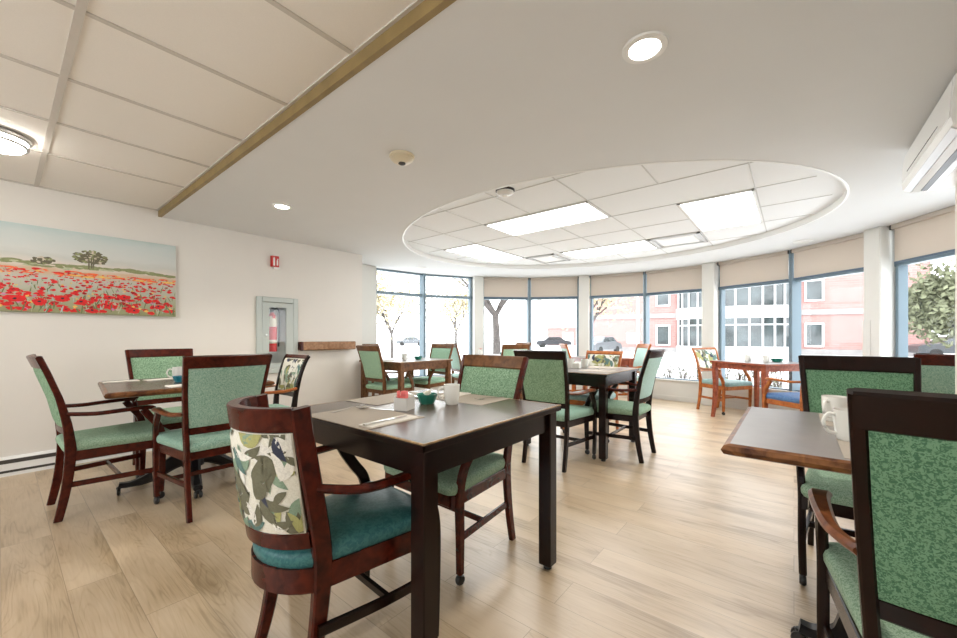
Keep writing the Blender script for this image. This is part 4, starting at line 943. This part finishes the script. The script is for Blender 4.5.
# ------------------------------------------------------------------ outside
FX, FY = cos(VIEW), sin(VIEW); RX, RY = sin(VIEW), -cos(VIEW)
def at(px, d, z=0):  # a bearing (given on the photo's width) and a distance, in metres on the ground
    k = (px-478.5)/389; return Vector(((FX+RX*k)*d, (FY+RY*k)*d, z))
GZ = -.30
m = MB(); n = 48
m.rings([[(*bp(360*k/n, 3.76), GZ+.0) for k in range(n)], [(BC.x+90*cos(2*pi*k/n), BC.y+90*sin(2*pi*k/n), GZ) for k in range(n)]], cap=False)
tag(struct(m.build('ground', 'snow')))
# brick building
A, B = at(588, 39.0), at(936, 27.4); ax = (B-A).normalized(); ang = math.atan2(ax.y, ax.x); LEN = (B-A).length; nrm = Vector((ax.y, -ax.x, 0))
if nrm.dot(-A) < 0: nrm = -nrm
t = thing('brick_building', 'red brick building with white framed windows across the road', 'building', (A.x, A.y, GZ), ang); sgn = 1 if nrm.dot(Vector((-sin(ang), cos(ang), 0))) > 0 else -1
def bl_x(px):
    k = (px-478.5)/389; d = 45.0/(1+.5477*k); return (at(px, d)-A).dot(ax)
m = MB(); m.box((LEN/2, -sgn*4, 5.5), (LEN, 8, 11)); m.build('brick_wall', 'brick', t)
m = MB(); m.box((LEN/2, sgn*.05, 3.35), (LEN+.05, .12, .42)); m.box((LEN/2, sgn*.05, .22), (LEN+.05, .14, .44)); m.build('stone_band', 'stone', t)
m = MB(); m.box((LEN-.12, sgn*.06, 5.5), (.28, .14, 11)); m.build('corner_pipe', 'white', t)
for px in (663, 814, 620):
    for z0, z1 in ((.62, 2.5), (4.22, 5.9)):
        if px == 620: continue
        x = bl_x(px); hw_ = .58; m = MB(); zc = (z0+z1)/2; hh = (z1-z0)/2
        for s_ in (-1, 1): m.box((x+s_*(hw_-.05), sgn*.06, zc), (.12, .14, 2*hh)); m.box((x, sgn*.06, zc+s_*(hh-.05)), (2*hw_, .14, .12))
        f = m.build('window_frame', 'white', t); m = MB(); m.box((x, sgn*.03, zc), (2*hw_-.1, .05, 2*hh-.1)); m.build('pane', 'darkpane', f)
m = MB(); m.box((LEN/2, -sgn*4, 11.15), (LEN+.5, 8.5, .3)); m.build('roof_edge', 'stone', t)
# glazed white front (rounded bay)
xc = (bl_x(676)+bl_x(798))/2; hwid = (bl_x(798)-bl_x(676))/2; c0 = A+ax*xc
t = thing('glazed_office_front', 'white rounded office front with bands of dark glass', 'building', (c0.x, c0.y, GZ), ang)
def cyl(m, r0, z0, z1, n=14, dep=.42):
    rs = []
    for z in (z0, z1): rs.append([(r0*cos(pi*k/n), sgn*r0*dep*sin(pi*k/n), z) for k in range(n+1)])
    m.rings(rs, cap=True)
for nm, r_, z0, z1, mt in (('base_band', hwid, 0, .62, 'whitepanel'), ('glass_band', hwid-.15, .62, 2.95, 'darkpane'), ('spandrel_band', hwid, 2.95, 3.92, 'whitepanel'), ('glass_band', hwid-.15, 3.92, 6.3, 'darkpane'), ('spandrel_band', hwid, 6.3, 7.4, 'whitepanel'), ('glass_band', hwid-.15, 7.4, 9.4, 'darkpane'), ('roof_band', hwid, 9.4, 10.4, 'whitepanel')):
    m = MB(); cyl(m, r_, z0, z1); m.build(nm, mt, t)
for k in range(1, 14):
    m = MB(); a = pi*k/14; r_ = hwid-.1; m.box((r_*cos(a), sgn*r_*.42*sin(a), 5.0), (.13, .16, 8.9)); m.build('mullion', 'whitepanel', t)
m = MB()
for z in (2.35, 5.75):
    for r1 in (hwid-.13,): cyl(m, r1, z, z+.1)
m.build('transom', 'whitepanel', t)
# low outbuilding
c = at(563, 62); t = thing('brick_garage', 'low pink brick garage with white door far behind the trees', 'building', (c.x, c.y, GZ), ang)
m = MB(); m.box((0, -sgn*2, 1.4), (5.2, 4, 2.8)); m.build('garage_wall', 'brick', t); m = MB(); m.box((.8, sgn*.05, 1.1), (1.7, .1, 2.1)); m.build('garage_door', 'white', t); m = MB(); m.box((0, -sgn*2, 2.85), (5.5, 4.3, .14)); m.build('garage_roof', 'stone', t)
# trees
def tree(label, px, d, h, tr, seed, leaf, nleaf, spread=1.0, fork=.42, lsz=.09, sg=.22):
    c = at(px, d); t = thing('tree', label, 'tree', (c.x, c.y, GZ), 0, 'trees outside the bay windows'); rn = random.Random(seed); m = MB(); tips = []
    def grow(p, dr, L, r_, lev):
        pts = [p]; q = p.copy(); v = dr.copy()
        for k in range(4):
            j = .02 if lev == 0 else .17; v = (v+Vector((rn.uniform(-j, j), rn.uniform(-j, j), rn.uniform(-.03, .10)))).normalized(); q = q+v*L/4; pts.append(q.copy())
        m.tube(pts, [lerp(r_, r_*.62, i/4) for i in range(5)], 7 if lev < 2 else 5)
        if lev >= 2: tips.extend(pts[2:])
        if lev < 4:
            for k in range(3 if lev else 4):
                a = rn.uniform(0, 2*pi); s_ = pts[-1] if lev == 0 or k < 2 else pts[2]; sp = rn.uniform(.4, .8)*spread
                nv = (v+Vector((cos(a), sin(a), rn.uniform(-.1, .25)))*sp).normalized(); grow(s_.copy(), nv, L*rn.uniform(.6, .8), r_*.55, lev+1)
    grow(Vector((0, 0, 0)), Vector((0, 0, 1)), h*fork, tr, 0); m.build('trunk', 'bark', t)
    m = MB()
    for k in range(nleaf):
        p = rn.choice(tips)+Vector((rn.gauss(0, sg), rn.gauss(0, sg), rn.gauss(0, sg))); a, b = Vector((rn.uniform(-1, 1), rn.uniform(-1, 1), rn.uniform(-1, 1))).normalized()*lsz, Vector((rn.uniform(-1, 1), rn.uniform(-1, 1), rn.uniform(-1, 1))).normalized()*lsz*.6
        m.poly([p-a, p+b, p+a, p-b])
    o = m.build('foliage', leaf, t); return t
tree('forked grey tree seen through the window right of the second pillar', 497, 13.5, 6.5, .17, 3, 'leafy', 1800, 1.15, .33, .08, .5)
tree('pale branching tree outside the far left windows', 392, 18, 7, .09, 5, 'leafy', 2400, 1.1, .22, .09, .55)
tree('pale branching tree outside the window left of the second pillar', 456, 27, 9, .12, 8, 'leafy', 2400, 1.1, .20, .10, .6)
tree('yellow leaved tree hidden partly by the middle pillar', 590, 18, 7, .12, 12, 'leafy', 2600, 1.2, .26, .09, .5)
tree('dense grey green tree at the right edge of the brick building', 966, 21, 10, .2, 17, 'leafg', 9000, .9, .15, .17, .6)
# cars
def car(label, px, d, rz, mat, Lc=4.4):
    c = at(px, d); t = thing('car', label, 'car', (c.x, c.y, GZ), rz, 'parked cars outside')
    k = Lc/4.4; m = MB(); prof = [(-2.2, .35), (-2.2, .8), (-1.9, .92), (-1.2, .98), (-.7, 1.42), (.7, 1.45), (1.35, 1.0), (2.05, .85), (2.2, .6), (2.2, .35)]
    m.rings([[(x*k, y, z if abs(y) < .8 else lerp(z, .7, .06)) for x, z in prof] for y in (-.86, -.78, .78, .86)]); m.build('body', mat, t)
    m = MB(); gl = [(-1.08, 1.0), (-.68, 1.36), (.66, 1.38), (1.2, 1.02)]
    for s_ in (-1, 1): m.rings([[(x*k, s_*y, z) for x, z in gl] for y in (.862, .868)])
    m.build('side_window', 'darkpane', t)
    for sx in (-1.38, 1.38):
        for s_ in (-1, 1): w_ = MB(); w_.lathe([(.05, -.1), (.3, -.1), (.33, -.06), (.33, .06), (.3, .1), (.05, .1)], (sx*k, s_*.78, .33), 18, 'y'); w_.build('wheel', 'tyre', t)
car('dark grey car parked left of the middle pillar', 553, 52, ang+.5, 'cardark', 4.6); car('grey car partly hidden by the middle pillar on its right side', 600, 33, ang+1.25, 'carsilver')
car('dark car parked below the tree at the far right', 960, 25, ang, 'cardark'); car('pale car outside the far left windows', 411, 62, ang+.6, 'carsilver')
# shrubs in front of the windows
for k, (px, d) in enumerate(((598, 9.6), (616, 9.5), (634, 9.3), (652, 9.2), (669, 9.0), (686, 8.8), (703, 8.6), (722, 8.3), (741, 8.0), (760, 7.7), (779, 7.3))):
    c = at(px, d); rn = random.Random(50+k); t = thing('shrub', 'bare twiggy shrub in the row along the bay windows', 'shrub', (c.x, c.y, GZ), 0, 'shrub row outside the bay windows'); m = MB(); tips = []
    for q in range(34):
        a = rn.uniform(0, 2*pi); sp = rn.uniform(.02, .26); h = rn.uniform(.5, .98); p1 = Vector((cos(a)*sp*.6, sin(a)*sp*.6, h*.6)); p2 = Vector((cos(a)*sp*1.2+rn.uniform(-.06, .06), sin(a)*sp*1.2+rn.uniform(-.06, .06), h)); m.tube([(cos(a)*.05, sin(a)*.05, 0), p1, p2], [.007, .005, .003], 4); tips.append((p1, p2))
    m.build('twigs', 'twig', t); m = MB()
    for q in range(150):
        p1, p2 = rn.choice(tips); p = p1.lerp(p2, rn.uniform(-.3, 1))+Vector((rn.gauss(0, .02), rn.gauss(0, .02), 0)); a = Vector((rn.uniform(-1, 1), rn.uniform(-1, 1), rn.uniform(-1, 1)))*.022; b = Vector((rn.uniform(-1, 1), rn.uniform(-1, 1), rn.uniform(-1, 1)))*.016; m.poly([p-a, p+b, p+a, p-b])
    m.build('leaves', 'leafg', t)
# lamp post with a white box
c = at(638, 26); t = thing('lamp_post', 'grey lamp post with a white box in front of the brick wall', 'lamp post', (c.x, c.y, GZ)); m = MB(); m.tube([(0, 0, 0), (0, 0, 5.6)], [.09, .06], 10); m.build('pole', 'alu', t)
m = MB(); m.box((-.35*RX, -.35*RY, 1.35), (.75, .35, .7), ang, .03); m.build('meter_box', 'white', t)
m = MB(); m.box((.25, 0, 5.6), (.6, .25, .12), ang, .03); m.build('lamp_head', 'alu', t)
